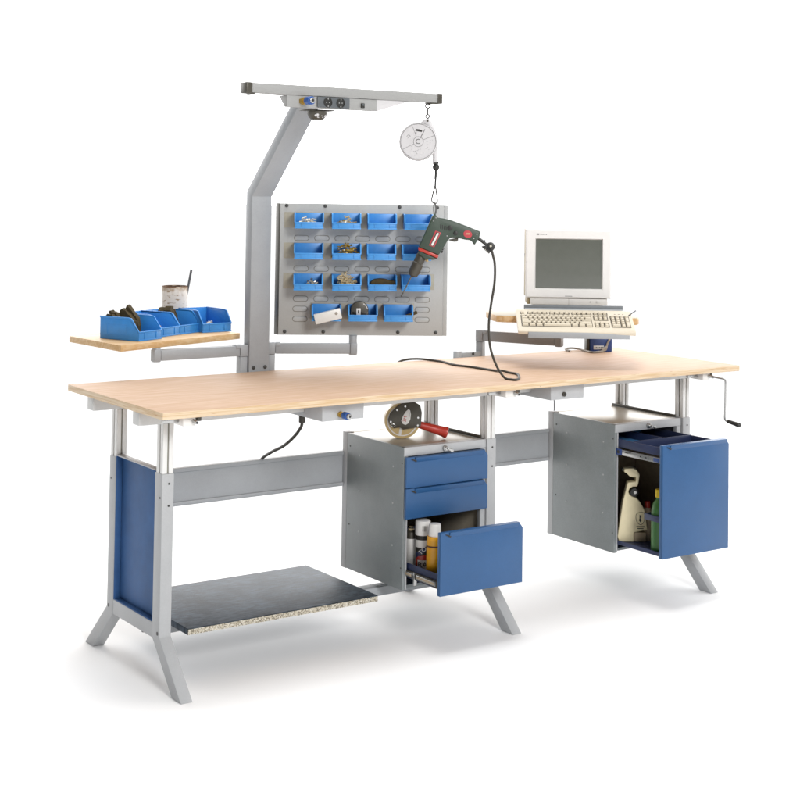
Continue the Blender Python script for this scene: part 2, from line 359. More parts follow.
# supply boxes under the table
for x0, x1, hole in ((.612, .778, 0), (1.612, 1.775, 1)):
    b = MB(); b.prism([(.06, .8185), (.06, BZ1), (.177, BZ1), (.177, .836), (.19, .8355), (.30, .8355), (.30, .8185)], 'x', x0, x1, .0015)
    bx = b.build('supply_box', M['grey'], wb)
    if hole:
        b = MB(); b.cyl(((x0+.062), .0595, .838), ((x0+.062), .052, .838), .0085, bev=.001); b.cyl((x0+.062, .053, .838), (x0+.062, .0508, .838), .005, mi=1); b.build('cable_port', [M['gun'], M['black']], bx)
    else:
        b = MB(); xc, zc = x0+.07, .838
        b.cyl((xc, .0605, zc), (xc, .050, zc), .011, seg=6, mi=1); b.cyl((xc, .05, zc), (xc, .030, zc), .007, mi=1)
        b.cyl((xc, .036, zc), (xc, .010, zc), .0125, bev=.002); b.cyl((xc, .010, zc), (xc, -.002, zc), .009, bev=.001, mi=2); b.cyl((xc, -.002, zc), (xc, -.0025, zc), .004, mi=3)
        b.build('air_coupling', [M['coupler'], M['brass'], M['steel'], M['black']], bx)
b = MB(); b.cyl((.655, .26, .8188), (.655, .26, .785), .011, bev=.002); b.tube([(.655, .26, .79), (.655, .265, .77), (.652, .30, .735), (.65, .37, .69), (.655, .47, .65), (.69, .60, .60), (.70, .625, .55)], .0055, sub=8)
b.build('power_cord', M['cord'], wb)
b = MB(); b.cyl((2.142, .65, .8785), (2.142, .65, .30), .003); b.cyl((2.142, .65, .86), (2.142, .65, .8785), .006); b.build('drop_rod', M['grey2'], wb)
# crank drives along the front edge
for x0, x1 in ((.085, .128), (1.372, 1.42), (2.385, 2.425)):
    b = MB(); b.box(x0, x1, .03, .10, .849, BZ1, .002); k = b.build('gear_block', M['white'], wb)
    b = MB(); xs = x1-.008; b.cyl((xs, .031, .864), (xs, .004, .862), .007, .006, seg=6); b.cyl((xs, .004, .862), (xs, .0025, .862), .0035, mi=1)
    b.build('drive_shaft', [M['steel'], M['black']], k)
    b = MB(); b.box(x0-.055, x0-.0005, .058, .072, .858, .8725, .002); b.build('cross_shaft', M['steel'], k)
    b = MB(); b.box(x1+.012, x1+.026, .04, .07, .860, BZ1, .002); b.build('clip', M['gun'], k)
b = MB(); X = 2.417
b.tube([(X, .02, .864), (X, -.03, .862), (X, -.052, .861), (X, -.060, .850), (X, -.060, .80), (X-.001, -.060, .74), (X-.002, -.060, .708), (X-.001, -.065, .699), (X, -.075, .697)], .0038, sub=8)
cr = b.build('crank_handle', M['steel'], wb)
b = MB(); b.lathe([(.004, 0), (.0075, .003), (.008, .03), (.0095, .055), (.009, .062), (.004, .066)], T=Matrix.Translation((X, -.073, .6975)) @ Matrix.Rotation(PI/2+.12, 4, 'X'), seg=18); b.build('grip', M['black'], cr)

# ------------------------------------------------------------------ drawer cabinets
YF = .1826
def cabinet(x0, x1, label, deep):
    c = thing('drawer_cabinet', label, 'drawer cabinet', ((x0+x1)/2, .38, .173), 0, 'grey cabinets hung under the workbench')
    z0, z1, yb = .173, .676, .588
    b = MB()
    b.box(x0, x0+.012, YF+.003, yb-.033, z0, z1, .0015); b.box(x1-.012, x1, YF+.003, yb, z0, z1, .0015)
    b.box(x0+.0125, x1-.0125, yb-.012, yb-.001, z0+.001, z1-.02, .001); b.box(x0+.0125, x1-.0125, YF+.02, yb-.0125, z0+.001, z0+.012, .001)
    for z in (.32, .47, .60):
        for y in (.25, .47): b.cyl((x0-.0012, y, z+.02*(y-.25)), (x0+.002, y, z+.02*(y-.25)), .0035, .0028, seg=10, mi=1)
    for z in (.25, .62): b.cyl((x0-.0008, YF+.012, z), (x0+.002, YF+.012, z), .003, seg=8, mi=2)
    b.cyl((x0-.0008, .535, .63), (x0+.002, .535, .63), .0035, seg=8, mi=2); b.cyl((x0-.0008, .535, .34), (x0+.002, .535, .34), .0035, seg=8, mi=2)
    b.build('cabinet_body', [M['cab'], M['grey'], M['bolt']], c)
    if not deep:
        b = MB(); b.box(x1-.0145, x1-.0122, YF+.021, yb-.0145, z0+.0125, .418, .0004); b.box(x0+.0125, x1-.0146, yb-.0142, yb-.0123, z0+.0125, .418, .0004); b.box(x0+.0125, x1-.0146, YF+.021, yb-.0146, .4185, .4215, .0004); b.build('brightening_lining', M['inner'], c)  # pale sheets added to brighten the cabinet interior
    b = MB(); b.box(x0, x0+.03, yb-.0325, yb, z0-.002, z1+.002, .002); b.build('rear_post', M['grey'], c)
    b = MB(); b.box(x0+.001, x1-.001, YF+.03, yb-.033, z1-.012, z1-.0008, .001); b.box(x0+.0305, x1-.001, yb-.0325, yb-.0008, z1-.012, z1-.0008, .001)
    b.build('cabinet_top', M['cabtop'], c)
    b = MB(); b.box(x1-.007, x1, YF+.03, yb, z1, z1+.010, .001); b.build('rim', M['gun'], c)
    b = MB(); b.box(x0+.0005, x1-.0005, YF, YF+.0295, .6445, z1, .002); b.build('front_rail', M['grey'], c)
    b = MB(); b.box(x1-.024, x1-.0005, YF+.001, YF+.02, z0+.001, .644, .0015); b.build('front_stile', M['grey'], c); b = MB(); b.box(x0+.0125, x0+.018, YF+.001, YF+.02, z0+.001, .644, .0015); b.build('front_stile', M['grey'], c)
    xl = x0+.178; zl = .6605
    b = MB(); b.cyl((xl, YF-.0005, zl), (xl, YF-.010, zl), .0105, bev=.0015); b.cyl((xl, YF-.010, zl), (xl, YF-.016, zl), .0075, bev=.001)
    b.cyl((xl, YF-.0162, zl), (xl, YF-.0165, zl), .003, mi=1); b.prism([(xl+.004, zl+.002), (xl+.022, zl-.002), (xl+.026, zl-.010), (xl+.018, zl-.014), (xl+.004, zl-.004)], 'y', YF-.0225, YF-.020, .0006)
    b.cyl((xl, YF-.016, zl), (xl, YF-.024, zl), .003, seg=10)
    b.build('lock', [M['steel'], M['black']], c)
    return c
def drawer_front(parent, x0, x1, z0, z1, y, th=.018, grip=True, name='drawer_front'):
    b = MB()
    b.prism([(x0, z0), (x1, z0), (x1, z1-.022), (x1-.018, z1), (x0, z1)], 'y', y, y+th, .002)
    # folded grip along the top edge
    b.prism([(y-.0005, z1-.019), (y-.0085, z1-.001), (y+.004, z1+.0004), (y+.004, z1-.019)], 'x', x0+.036, x1-.019, .0012)
    b.prism([(x0+.022, z1-.006), (x0+.044, z1-.012), (x0+.040, z1-.018), (x0+.020, z1-.008)], 'y', y-.0035, y+.001, .0004, mi=1)
    return b.build(name, [M['blue'], M['ink']], parent)
c1 = cabinet(1.035, 1.405, 'grey cabinet with two closed blue drawers above an open one holding spray cans', 0)
dr = [drawer_front(c1, 1.036, 1.4035, .534, .643, YF-.014, .0135, name='drawer'), drawer_front(c1, 1.036, 1.4035, .425, .532, YF-.014, .0135, name='drawer')]
d3 = drawer_front(c1, 1.035, 1.400, .203, .419, -.041, .018, name='open_drawer')
b = MB()
b.box(1.060, 1.064, -.022, .42, .215, .267, .001); b.box(1.376, 1.380, -.022, .42, .215, .267, .001); b.box(1.0645, 1.3755, -.022, .42, .215, .220, .0005); b.box(1.0645, 1.3755, .414, .42, .2205, .33, .001)
b.build('drawer_tray', M['navy'], d3)
b = MB(); b.box(1.050, 1.0595, -.015, .40, .222, .244, .001); b.box(1.0475, 1.0598, .13, .137, .2, .246, .001, mi=1)
for y0, y1 in ((.005, .12), (.145, .19)): b.box(1.0485, 1.0505, y0, y1, .226, .240, .0005, mi=1); b.box(1.0478, 1.0487, y0+.004, y1-.004, .229, .237, .0002, mi=2)
b.build('slide', [M['gun'], M['steel'], M['dark']], d3)

c2 = cabinet(2.055, 2.420, 'grey cabinet with one tall blue pull-out drawer holding bottles', 1)
d4 = drawer_front(c2, 2.057, 2.420, .203, .632, -.078, .018, name='open_drawer')
b = MB()
b.box(2.072, 2.076, -.058, .42, .588, .620, .001); b.box(2.392, 2.396, -.058, .42, .588, .620, .001); b.box(2.0765, 2.3915, -.058, .42, .588, .591, .0005)
b.box(2.0765, 2.3915, .10, .104, .5915, .622, .0005); b.box(2.23, 2.234, .1045, .38, .5915, .624, .0005)
b.build('drawer_frame', M['navy'], d4)
b = MB(); b.box(2.072, 2.396, -.058, .42, .206, .214, .001); b.box(2.072, 2.075, -.058, .42, .2135, .222, .0005); b.build('drawer_floor', M['navy'], d4)
b = MB(); b.box(2.0765, 2.3915, .381, .386, .5915, .628, .0005); b.box(2.0765, 2.229, .14, .38, .5913, .594, .0004); b.build('liner', M['liner'], d4)
b = MB(); b.box(2.388, 2.3915, -.058, .42, .2145, .587, .0005); b.box(2.0765, 2.3875, .41, .414, .2145, .587, .0005); b.build('inner_wall', M['dark'], d4)
b = MB(); b.box(2.064, 2.0715, -.055, .42, .561, .582, .001)
for y in (-.03, -.045, .02, .05): b.cyl((2.0635, y, .5715), (2.066, y, .5715), .003, seg=8, mi=1)
b.box(2.0628, 2.0638, -.052, -.020, .564, .579, .0003, mi=2); b.box(2.0615, 2.0638, .155, .19, .560, .584, .0005, mi=2); b.cyl((2.061, .172, .572), (2.063, .172, .572), .007, mi=1, seg=12); b.tube([(2.0615, .14, .576), (2.0615, .12, .574), (2.0615, .105, .578)], .0015, mi=1)
b.build('slide', [M['steel'], M['black'], M['bbox']], d4)
b = MB(); b.box(2.0845, 2.3878, .040, .0445, .331, .354, .001); b.box(2.080, 2.0840, -.058, .0445, .331, .354, .001); b.build('divider', M['navy'], d4)

# ------------------------------------------------------------------ cans and bottles
def at(x, y, z): return Matrix.Translation((x, y, z))
o = thing('spray_can', 'dark spray can with plain pale label, farthest back in the open drawer', 'spray can', (1.105, .232, .2205))
b = MB(); b.lathe([(.020, 0), (.0215, .003), (.0215, .135), (.019, .143), (.010, .150), (.009, .156), (.0095, .156), (.0095, .160)], T=at(1.105, .232, .2205)); b.build('can', M['gun'], o)
b = MB(); b.lathe([(.0217, 0), (.02185, .0005), (.02185, .094), (.0217, .0945)], T=at(1.105, .232, .247)); b.build('label_wrap', M['white'], o)
b = MB(); b.lathe([(.009, 0), (.0115, .001), (.0115, .008), (.006, .011), (.006, .016), (.003, .017)], T=at(1.105, .232, .3665)); b.build('nozzle', M['tan'], o)
o = thing('spray_can', 'black spray can with white cap, red band and big lettering', 'spray can', (1.118, .178, .2205))
TC = at(1.118, .178, .2205); r = .0255
b = MB(); b.lathe([(.024, 0), (r, .003), (r, .135), (.021, .146), (.020, .148)], T=TC, seg=40); b.build('can', M['ink'], o)
b = MB(); b.lathe([(.0268, .142), (.0275, .143), (.0275, .186), (.0262, .1925), (.020, .194)], T=TC, seg=40); cap = b.build('cap', M['white'], o)
b = MB(); n0 = 0
def on_can(xc, yc, rr, z0, z1, a0, a1, mi, b, skew=0.):
    bm = bmesh.new(); n = 10; lo, hi = [], []
    for k in range(n+1):
        t = k/n; a = a0+(a1-a0)*t; zz = skew*(t-.5)
        lo.append(bm.verts.new((xc+rr*math.cos(a), yc+rr*math.sin(a), z0+zz))); hi.append(bm.verts.new((xc+rr*math.cos(a), yc+rr*math.sin(a), z1+zz)))
    for k in range(n): bm.faces.new((lo[k], lo[k+1], hi[k+1], hi[k]))
    bmesh.ops.recalc_face_normals(bm, faces=bm.faces); b.add(bm, mi=mi)
cdir = math.atan2(-4.1051-.178, -1.9917-1.118)      # the side of the can that is turned out of the drawer
zb = .2205
on_can(1.118, .178, r+.0003, zb+.100, zb+.126, cdir-1.3, cdir+.9, 0, b)
on_can(1.118, .178, r+.0003, zb+.040, zb+.072, cdir-1.3, cdir+1.2, 1, b, .012)
on_can(1.118, .178, r+.0006, zb+.024, zb+.056, cdir-.75, cdir+.75, 0, b)
on_can(1.118, .178, r+.0005, zb+.078, zb+.096, cdir-1.3, cdir+1.2, 2, b, .040)
pr = b.build('print', [M['white'], M['red'], M['navy'], M['ink']], o)
b = MB()
for k, w in enumerate((.05, .03, .07, .03, .05)): on_can(1.118, .178, .0278, zb+.158, zb+.178, cdir-.05+k*.13, cdir-.05+k*.13+w, 0, b)
b.build('barcode', M['ink'], o)
def face_T(x, y, z, rr, tilt=0.): return Matrix.Translation((x+rr*math.cos(cdir), y+rr*math.sin(cdir), z)) @ Matrix.Rotation(cdir+PI/2, 4, 'Z') @ Matrix.Rotation(tilt, 4, 'Y')
letters('RA', .028, face_T(1.118, .178, zb+.040, r+.0012)).build('lettering', M['ink'], o)
letters('TO', .022, face_T(1.118, .178, zb+.090, r+.0012, -.75)).build('lettering', M['white'], o)
o = thing('bottle', 'orange yellow bottle with white cap, nearest the open drawer front', 'bottle', (1.105, .085, .2205))
b = MB(); b.lathe([(.0265, 0), (.029, .004), (.029, .128), (.0275, .150), (.0275, .154)], T=at(1.11, .095, .2205), seg=36); b.build('bottle_body', M['yellow'], o)
b = MB(); b.lathe([(.0292, 0), (.0296, .001), (.0296, .005), (.0292, .006)], T=at(1.11, .095, .338), seg=36); b.build('band', M['rust'], o)
b = MB(); b.lathe([(.0215, 0), (.0225, .001), (.0215, .038), (.0195, .043), (.012, .0445)], T=at(1.11, .095, .3745), seg=32); b.build('cap', M['white'], o)

SP = [(-.0377, .4999), (-.0243, .5025), (-.0019, .5038), (.0106, .4991), (.0242, .4786), (.0195, .4465), (.0151, .4316), (-.0038, .4313), (-.0161, .4228), (-.02, .4114), (-.0159, .3991), (-.0034, .3919), (.0115, .3872), (.0266, .3726), (.0442, .3409), (.0573, .2623), (.0028, .2517), (.0033, .2145), (-.0564, .2145), (-.0626, .236), (-.0415, .3741), (-.0233, .4473), (.0085, .4512), (.0103, .4695), (-.0016, .4673), (-.0165, .4706), (-.0266, .4828), (-.0375, .4875)]
P0 = Vector((2.14, .17, 0)); F = frame(P0, 35)
o = thing('spray_bottle', 'cream trigger spray bottle with a dark crest, standing in the tall open drawer', 'spray bottle', (2.14, .17, .2145))
b = MB(); b.prism(SP, 'y', -.022, .022, .004, T=F, seg=3); b.build('bottle_body', M['spray'], o)
b = MB(); b.cyl((.0035, -.021, .408), (.0035, .021, .408), .017, T=F, seg=24, bev=.002); b.cyl((.006, -.0215, .409), (.006, -.0232, .409), .006, T=F, mi=1, seg=16); b.build('trigger', [M['black'], M['white']], o)
b = MB(); b.box(-.044, -.036, -.006, .006, .489, .499, .002, T=F); b.build('nozzle', M['black'], o)
b = MB(); crest = [(.012, .325), (.041, .330), (.043, .30), (.030, .283), (.013, .295)]
b.tube([(x, -.0228, z) for x, z in crest], .0009, closed=True, sub=4, seg=6, T=F)
b.prism([(.024, .322), (.030, .318), (.028, .308), (.032, .300), (.027, .292), (.022, .300), (.024, .308)], 'y', -.0232, -.0215, 0, T=F)
b.box(.012, .044, -.0228, -.0215, .273, .277, 0, T=F); b.box(.016, .040, -.0228, -.0215, .2665, .2695, 0, T=F)
b.build('crest', M['ink'], o)
b = MB(); b.box(.0045, .052, -.019, .019, .2146, .252, .004, T=F); b.build('foot', M['dark'], o)
o = thing('bottle', 'green bottle with yellow cap half hidden behind the tall drawer front', 'bottle', (2.123, .002, .2145))
b = MB(); b.lathe([(.031, 0), (.034, .004), (.034, .135), (.032, .158), (.026, .182), (.015, .196), (.0145, .206)], T=at(2.123, .002, .2145), seg=36); b.build('bottle_body', M['bottlegreen'], o)
b = MB(); b.lathe([(.0165, 0), (.0185, .001), (.0185, .028), (.017, .031)], T=at(2.123, .002, .4175), seg=24); b.build('cap', M['ycap'], o)
o = thing('bottle', 'small dark bottle with red cap behind the cream spray bottle', 'bottle', (2.205, .15, .2145))
b = MB(); b.lathe([(.026, 0), (.028, .004), (.028, .09), (.014, .120), (.011, .130)], T=at(2.205, .152, .2145), seg=28); b.build('bottle_body', M['dark'], o)
b = MB(); b.lathe([(.011, 0), (.0125, .001), (.011, .024), (.005, .027)], T=at(2.205, .152, .3415), seg=20); b.build('cap', M['red'], o)

# ------------------------------------------------------------------ overhead gantry
g = thing('overhead_gantry', 'angled grey gantry post carrying a horizontal rail above the workbench', 'gantry', (.765, .78, 0))
x0, x1 = .722, .808
b = MB()
YR = .806
b.prism([(.76, .842), (.76, 1.560), (.43, 1.890), (.43, 1.9145), (.468, 1.9145), (YR, 1.579), (YR, .842)], 'x', x0, x1, .003)
po = b.build('post', M['grey2'], g)
for xx in (x0+.018, x1-.018): b = MB(); b.cyl((xx, .7605, .915), (xx, .756, .915), .007, bev=.001); b.build('bolt', M['bolt'], po)
b = MB(); b.box(.735, .795, .7515, .7595, .845, .876, .002); b.build('mounting_plate', M['grey2'], g)
b = MB(); b.box(.442, 1.226, .27, .312, 1.9175, 1.952, .002); rail = b.build('rail', M['railgrey'], g)
for xa, xb, lip in ((.419, .4418, (.4418, .452)), (1.2262, 1.2475, (1.197, 1.2262))):
    b = MB(); b.box(xa, xb, .269, .313, 1.9145, 1.953, .002); b.box(lip[0], lip[1], .269, .313, 1.9125, 1.9172, .001); b.build('end_cap', M['gun'], rail)
b = MB(); b.prism([(.272, 1.9165), (.272, 1.8745), (.290, 1.8745), (.332, 1.9165)], 'x', .5805, .9565, .002)
hs = b.build('energy_box', M['railgrey'], g)
b = MB(); b.prism([(.9570, 1.8745), (1.10, 1.9165), (.9570, 1.9165)], 'y', .2745, .285, .001); b.build('gusset', M['disc'], hs)  # paler than the box: brightness of the lit face put into the material
b = MB(); b.box(.700, .834, .2645, .2715, 1.8785, 1.9155, .002); b.build('socket_plate', M['sock'], hs)
for xc in (.742, .795):
    b = MB(); b.lathe([(.0165, 0), (.0178, .0012), (.0168, .0022), (.0155, .0012), (.0145, -.004), (.001, -.0045)], T=Matrix.Translation((xc, .2644, 1.897)) @ Matrix.Rotation(PI/2, 4, 'X'))
    for dx in (-.006, .006): b.cyl((xc+dx, .2665, 1.897), (xc+dx, .2634, 1.897), .0025, seg=10, mi=1)
    for dz in (-.013, .013): b.box(xc-.002, xc+.002, .2615, .2645, 1.897+dz-.003, 1.897+dz+.003, .0005, mi=1)
    b.build('power_socket', [M['black'], M['steel']], hs)
b = MB(); b.box(.885, .899, .266, .2718, 1.884, 1.9005, .001); b.box(.8875, .8965, .2645, .2662, 1.892, 1.898, .0005, mi=1); b.build('rocker_switch', [M['ink'], M['sock']], hs)
b = MB(); xc, zc = .640, 1.897
b.cyl((xc, .2725, zc), (xc, .256, zc), .013, seg=6, mi=1); b.cyl((xc, .256, zc), (xc, .235, zc), .008, mi=1); b.cyl((xc, .238, zc), (xc, .205, zc), .0145, bev=.002); b.cyl((xc, .205, zc), (xc, .198, zc), .010, bev=.001, mi=2); b.cyl((xc, .1985, zc), (xc, .1975, zc), .0045, mi=3)
b.build('air_coupling', [M['coupler'], M['brass'], M['steel'], M['black']], hs)
b = MB(); b.box(.690, .80, .31, .37, 1.8690, 1.8742, .001); b.lathe([(.036, 0), (.036, -.008), (.031, -.021), (.022, -.030), (.005, -.033)], T=at(.742, .335, 1.8688), seg=28)
b.build('swivel_lamp', M['gun'], hs)
b = MB()
for k in range(9): b.sphere((.720+.0055*k, .3095-.003*math.sin(k*1.9)-.0015, 1.852+.004*math.sin(k*2.3)), .0055, sc=(1, .5, .8))
b.build('reflector', M['disc'], hs)

# ------------------------------------------------------------------ swivel arms
def arm(root, xp, yp, z0, z1, th, ln, xpost, ypost, post_low, end_up, name='swivel_arm', h=.0):
    F = frame(Vector((xp, yp, 0)), th)
    b = MB(); b.box(.015, ln-.012, -.015, .015, z0, z1, .003, T=F); b.box(.012, .034, -.018, .018, z1-.012, z1+.0035, .004, T=F)
    a = b.build(name, M['grey2'], root)
    b = MB(); b.box(-.017, .0145, -.019, .019, z0-.002, z1+.003, .003, T=F); b.box(-.016, .0135, -.017, .017, post_low, z0-.0025, .002, T=F); b.build('pivot', M['grey2'], root)
    b = MB(); b.cyl((ln, 0, z0-.004), (ln, 0, end_up), .0155, T=F, seg=24, bev=.001); b.box(ln-.0115, ln+.016, -.017, .017, z0-.003, z1+.002, .004, T=F); b.build('end_post', M['grey2'], root)
    b = MB(); b.box(-.02, .02, .0175, .03, post_low, post_low+.06, .002, T=F); return a

# ------------------------------------------------------------------ perforated panel
TH = 31; P = Vector((1.10, .63, 0)); FP = frame(P, TH)
pp = thing('perforated_panel', 'grey perforated panel with rows of slots on a swivel arm over the workbench', 'perforated panel', (1.10, .63, 1.03))
UL, UR, Z0, Z1 = -.2855, .3455, 1.032, 1.5355
b = MB(); b.box(UL, UR, 0, .0025, Z0, Z1, .0008, T=FP)
b.prism([(UL-.0005, .0005), (UL-.0165, .030), (UL-.0145, .031), (UL+.0015, .0025)], 'z', Z0, Z1, .0004, T=FP, mi=3); b.box(UR+.0005, UR+.0165, .001, .034, Z0+.0005, Z1-.0005, .001, T=FP)  # left flange coloured dark for the shade on its slanted face
b.box(UL+.0025, UR-.0005, .0026, .028, Z0, Z0+.002, .0005, T=FP); b.box(UL+.0025, UR-.0005, .0026, .028, Z1-.002, Z1, .0005, T=FP)
rows_z = (1.472, 1.355, 1.239)
for z in rows_z: b.box(UL+.016, UR-.035, -.0018, .001, z-.030, z+.030, .0005, T=FP, mi=1)
b.box(-.165, .235, -.0018, .001, 1.093, 1.156, .0005, T=FP, mi=1)
slots = [(u, z) for z in (1.4028, 1.2857, 1.1705) for u in [-.2025+.0782*k for k in range(7)]] + [(u, z) for z in (1.1315, 1.093) for u in (-.2035, .2665)]
for u, z in slots:
    ring = stadium(.0565, .0205)
    b.tube([(u+p[0], -.0002, z+p[1]) for p in ring], .0011, closed=True, sub=1, seg=6, T=FP, mi=2)  # dark rings paint the shade lines around the slots
    b.prism([(u+p[0]*.94, z+p[1]*.88) for p in ring], 'y', -.0010, .0008, .0003, T=FP)
for u in (-.2608, -.113, .174, .320):
    for z in (1.5265, 1.0447): bb = MB(); bb.cyl((u, .0005, z), (u, -.0035, z), .0068, T=FP, bev=.001, seg=16); bb.build('bolt', M['bolt'], pp)
b.build('panel_sheet', [M['panel'], M['strip'], M['rim'], M['gun']], pp)
arm(pp, .826, .776, .9625, 1.0025, 28, .312, 0, 0, .87, 1.0320)

# ------------------------------------------------------------------ storage bins
def bin_mesh(b, w, d, h, T):
    t = .0028; lip = h*.42; rim = .004
    for s in (-1, 1):
        xa, xb = (s*w/2, s*(w/2-t)) if s < 0 else (s*(w/2-t), s*w/2)
        b.prism([(0, 0), (-d, 0), (-d, lip), (-d*.80, h*.97), (-d*.72, h), (0, h)], 'x', xa, xb, .001, T=T)
        b.prism([(-d-.002, lip-.002), (-d*.80-.0015, h*.97+.001), (-d*.72, h+.0016), (.001, h+.0016), (.001, h-.005), (-d*.72, h-.005), (-d*.79, h*.97-.005), (-d+.002, lip-.002)], 'x', xa-(.0022 if s < 0 else 0), xb+(.0022 if s > 0 else 0), .001, T=T)
    b.box(-w/2+t, w/2-t, -t, 0, t, h, .001, T=T); b.box(-w/2+t, w/2-t, -d+t, -t, 0, t, .0008, T=T)
    b.box(-w/2+t, w/2-t, -d, -d+t, 0, lip, .0012, T=T); b.box(-w/2-.0015, w/2+.0015, -d-.0025, -d+t+.001, lip-.005, lip, .0012, T=T)
    b.box(-w/2-.0012, w/2+.0012, -d-.0016, -d+.004, -.0005, .005, .001, T=T)
    for s in (-1, 1): b.box(s*w*.26-.0012, s*w*.26+.0012, -d-.0022, -d, .006, lip-.006, .0004, T=T)
    for s in (-1, 1):   # recessed label field on the sides
        for y0, y1, z0, z1 in ((-d*.70, -d*.18, h*.22, h*.245), (-d*.70, -d*.18, h*.67, h*.695), (-d*.70, -d*.685, h*.22, h*.695), (-d*.195, -d*.18, h*.22, h*.695)):
            xa = s*(w/2+.0006); b.box(min(xa, s*w/2-.0004*s), max(xa, s*w/2-.0004*s), y0, y1, z0, z1, 0, T=T)
    return b
names = [['top left blue bin of the panel holding a few pale screws', 'blue bin in the panel top row holding a small loose heap of brass screws', 'empty blue bin third from the left in the panel top row', 'empty blue bin at the right end of the panel top row, behind the drill body'],
         ['empty blue bin at the left end of the second panel row', 'blue bin in the second panel row filled with shiny brass screws', 'empty blue bin third from the left in the second panel row', 'empty blue bin at the right of the second panel row behind the drill chuck'],
         ['blue bin at the left end of the third panel row holding grey nuts', 'blue bin in the third panel row heaped with pale tan fittings', 'blue bin in the third panel row with a dark brown foam block', 'empty blue bin at the right of the third panel row behind the drill bit'],
         ['blue bin in the lowest panel row under a tilted white box', 'blue bin in the lowest panel row holding a round tape measure', 'blue bin in the lowest panel row with a dark pocket knife']]
us = [(-.175, -.033, .103, .242), (-.1745, -.031, .102, .236), (-.1745, -.029, .1065, .235), (-.1035, .0345, .170)]
zs = (1.4415, 1.3255, 1.2085, 1.0935)
BW, BD, BH = .1075, .088, .0585
b = MB(); bin_mesh(b, BW, BD, BH, Matrix.Identity(4))
proto = b.build('storage_bin', M['bin']); first = True; bins = []
for r in range(4):
    row = []
    for u, lb in zip(us[r], names[r]):
        o = proto if first else proto.copy()
        if not first: COL.objects.link(o)
        first = False
        o.matrix_basis = FP @ Matrix.Translation((u, -.003, zs[r])); WM[o] = FP @ Matrix.Translation((u, -.003, zs[r]))
        tag(o, lb, 'storage bin', 'small blue bins hung on the perforated panel'); row.append(o)
    bins.append(row)
def heap(T, w, d, n, label, cat, mats, size=.006, hgt=.02, name='screw_heap', long=2.2):
    b = MB()
    for k in range(n):
        x, y = random.gauss(0, w*.24), random.gauss(0, d*.24)
        x = max(-w/2+.004, min(w/2-.004, x)); y = max(-d/2+.004, min(d/2-.004, y))
        q = max(0, 1-(x/(w/2))**2-(y/(d/2))**2); z = .002+hgt*q*random.random()+size*.3
        a, e = random.random()*PI, random.uniform(-.4, .4); ln = size*long/2
        v = Vector((math.cos(a)*math.cos(e), math.sin(a)*math.cos(e), math.sin(e)))*ln; c = Vector((x, y, z))
        mi = random.randrange(len(mats)); b.cyl(c-v, c+v, size*.26, seg=7, T=T, mi=mi); b.cyl(c+v*.8, c+v, size*.5, seg=8, T=T, mi=mi)
    b.lathe([(w*.36, 0), (w*.30, hgt*.3), (w*.16, hgt*.55), (.001, hgt*.7)], T=T @ Matrix.Diagonal((1, d/w, 1, 1)), seg=14)
    o = b.build(name, mats, origin=T.translation.copy()); return tag(o, label, cat, kind='stuff')
def in_bin(r, c, dy=-.055): return WM[bins[r][c]] @ Matrix.Translation((0, dy, .003))
heap(in_bin(0, 0, -.048), .085, .055, 44, 'a few pale screws lying in the top left panel bin', 'screws', [M['scr']], hgt=.045, size=.008)
heap(in_bin(0, 1, -.048), .09, .055, 44, 'small heap of brass screws in the second top row panel bin', 'screws', [M['scr'], M['tan'], M['brass']], hgt=.045, size=.008)
heap(in_bin(1, 1, -.05), .098, .06, 80, 'shiny brass screws filling a second row panel bin', 'screws', [M['brass'], M['brass'], M['scr']], hgt=.055, size=.009, long=3)
heap(in_bin(2, 0, -.05) @ Matrix.Translation((.014, 0, 0)), .065, .05, 40, 'small heap of grey nuts in the left bin of the third panel row', 'nuts', [M['scr'], M['steel']], hgt=.040, size=.008, long=1, name='nut_heap')
heap(in_bin(2, 1, -.05), .098, .06, 110, 'pale tan fittings heaped in a third row panel bin', 'fittings', [M['tan'], M['scr']], hgt=.065, size=.010, name='fitting_heap')
T = in_bin(2, 2, -.05)
b = MB(); b.prism([(-.046, 0), (.046, 0), (.048, .034), (.03, .036), (.01, .042), (-.01, .043), (-.03, .040), (-.044, .030)], 'y', -.025, .02, .004, T=T); tag(b.build('foam_block', M['foam'], origin=T.translation.copy()), 'dark brown foam block stuffed in the third row panel bin', 'foam block')
T = WM[bins[3][0]] @ Matrix.Translation((.008, -.062, .004)) @ Matrix.Rotation(-R_(14), 4, 'Y') 
b = MB(); b.box(-.050, .052, -.043, -.012, -.004, .034, .002, T=T); bx = b.build('carton', M['white'], origin=T.translation.copy()); tag(bx, 'small white box with a round hole, lying tilted across a lowest row panel bin', 'box')
b = MB(); b.cyl((.034, -.0425, .019), (.034, -.0437, .019), .006, T=T, seg=16); b.build('hole', M['greycable'], bx)
T = WM[bins[3][1]] @ Matrix.Translation((-.012, -.045, .004))
tm = thing('tape_measure', 'round dark tape measure with a small white label, standing in a panel bin', 'tape measure', T.translation)
b = MB(); b.cyl((0, -.016, .036), (0, .014, .036), .034, T=T, bev=.004, seg=32); b.box(-.034, .034, -.016, .014, 0, .034, .004, T=T); b.build('case', M['gun'], tm)
b = MB(); b.box(-.012, .004, -.0172, -.0158, .018, .043, .0005, T=T); b.box(-.007, -.001, -.0176, -.017, .024, .036, 0, T=T, mi=1)
b.tube([(.014, -.0168, .060), (.024, -.0168, .052), (.030, -.0168, .040)], .0016, T=T); b.build('face_label', [M['white'], M['gun']], tm)
T = WM[bins[3][2]] @ Matrix.Translation((.04, -.075, .022)) @ Matrix.Rotation(-R_(20), 4, 'Y')
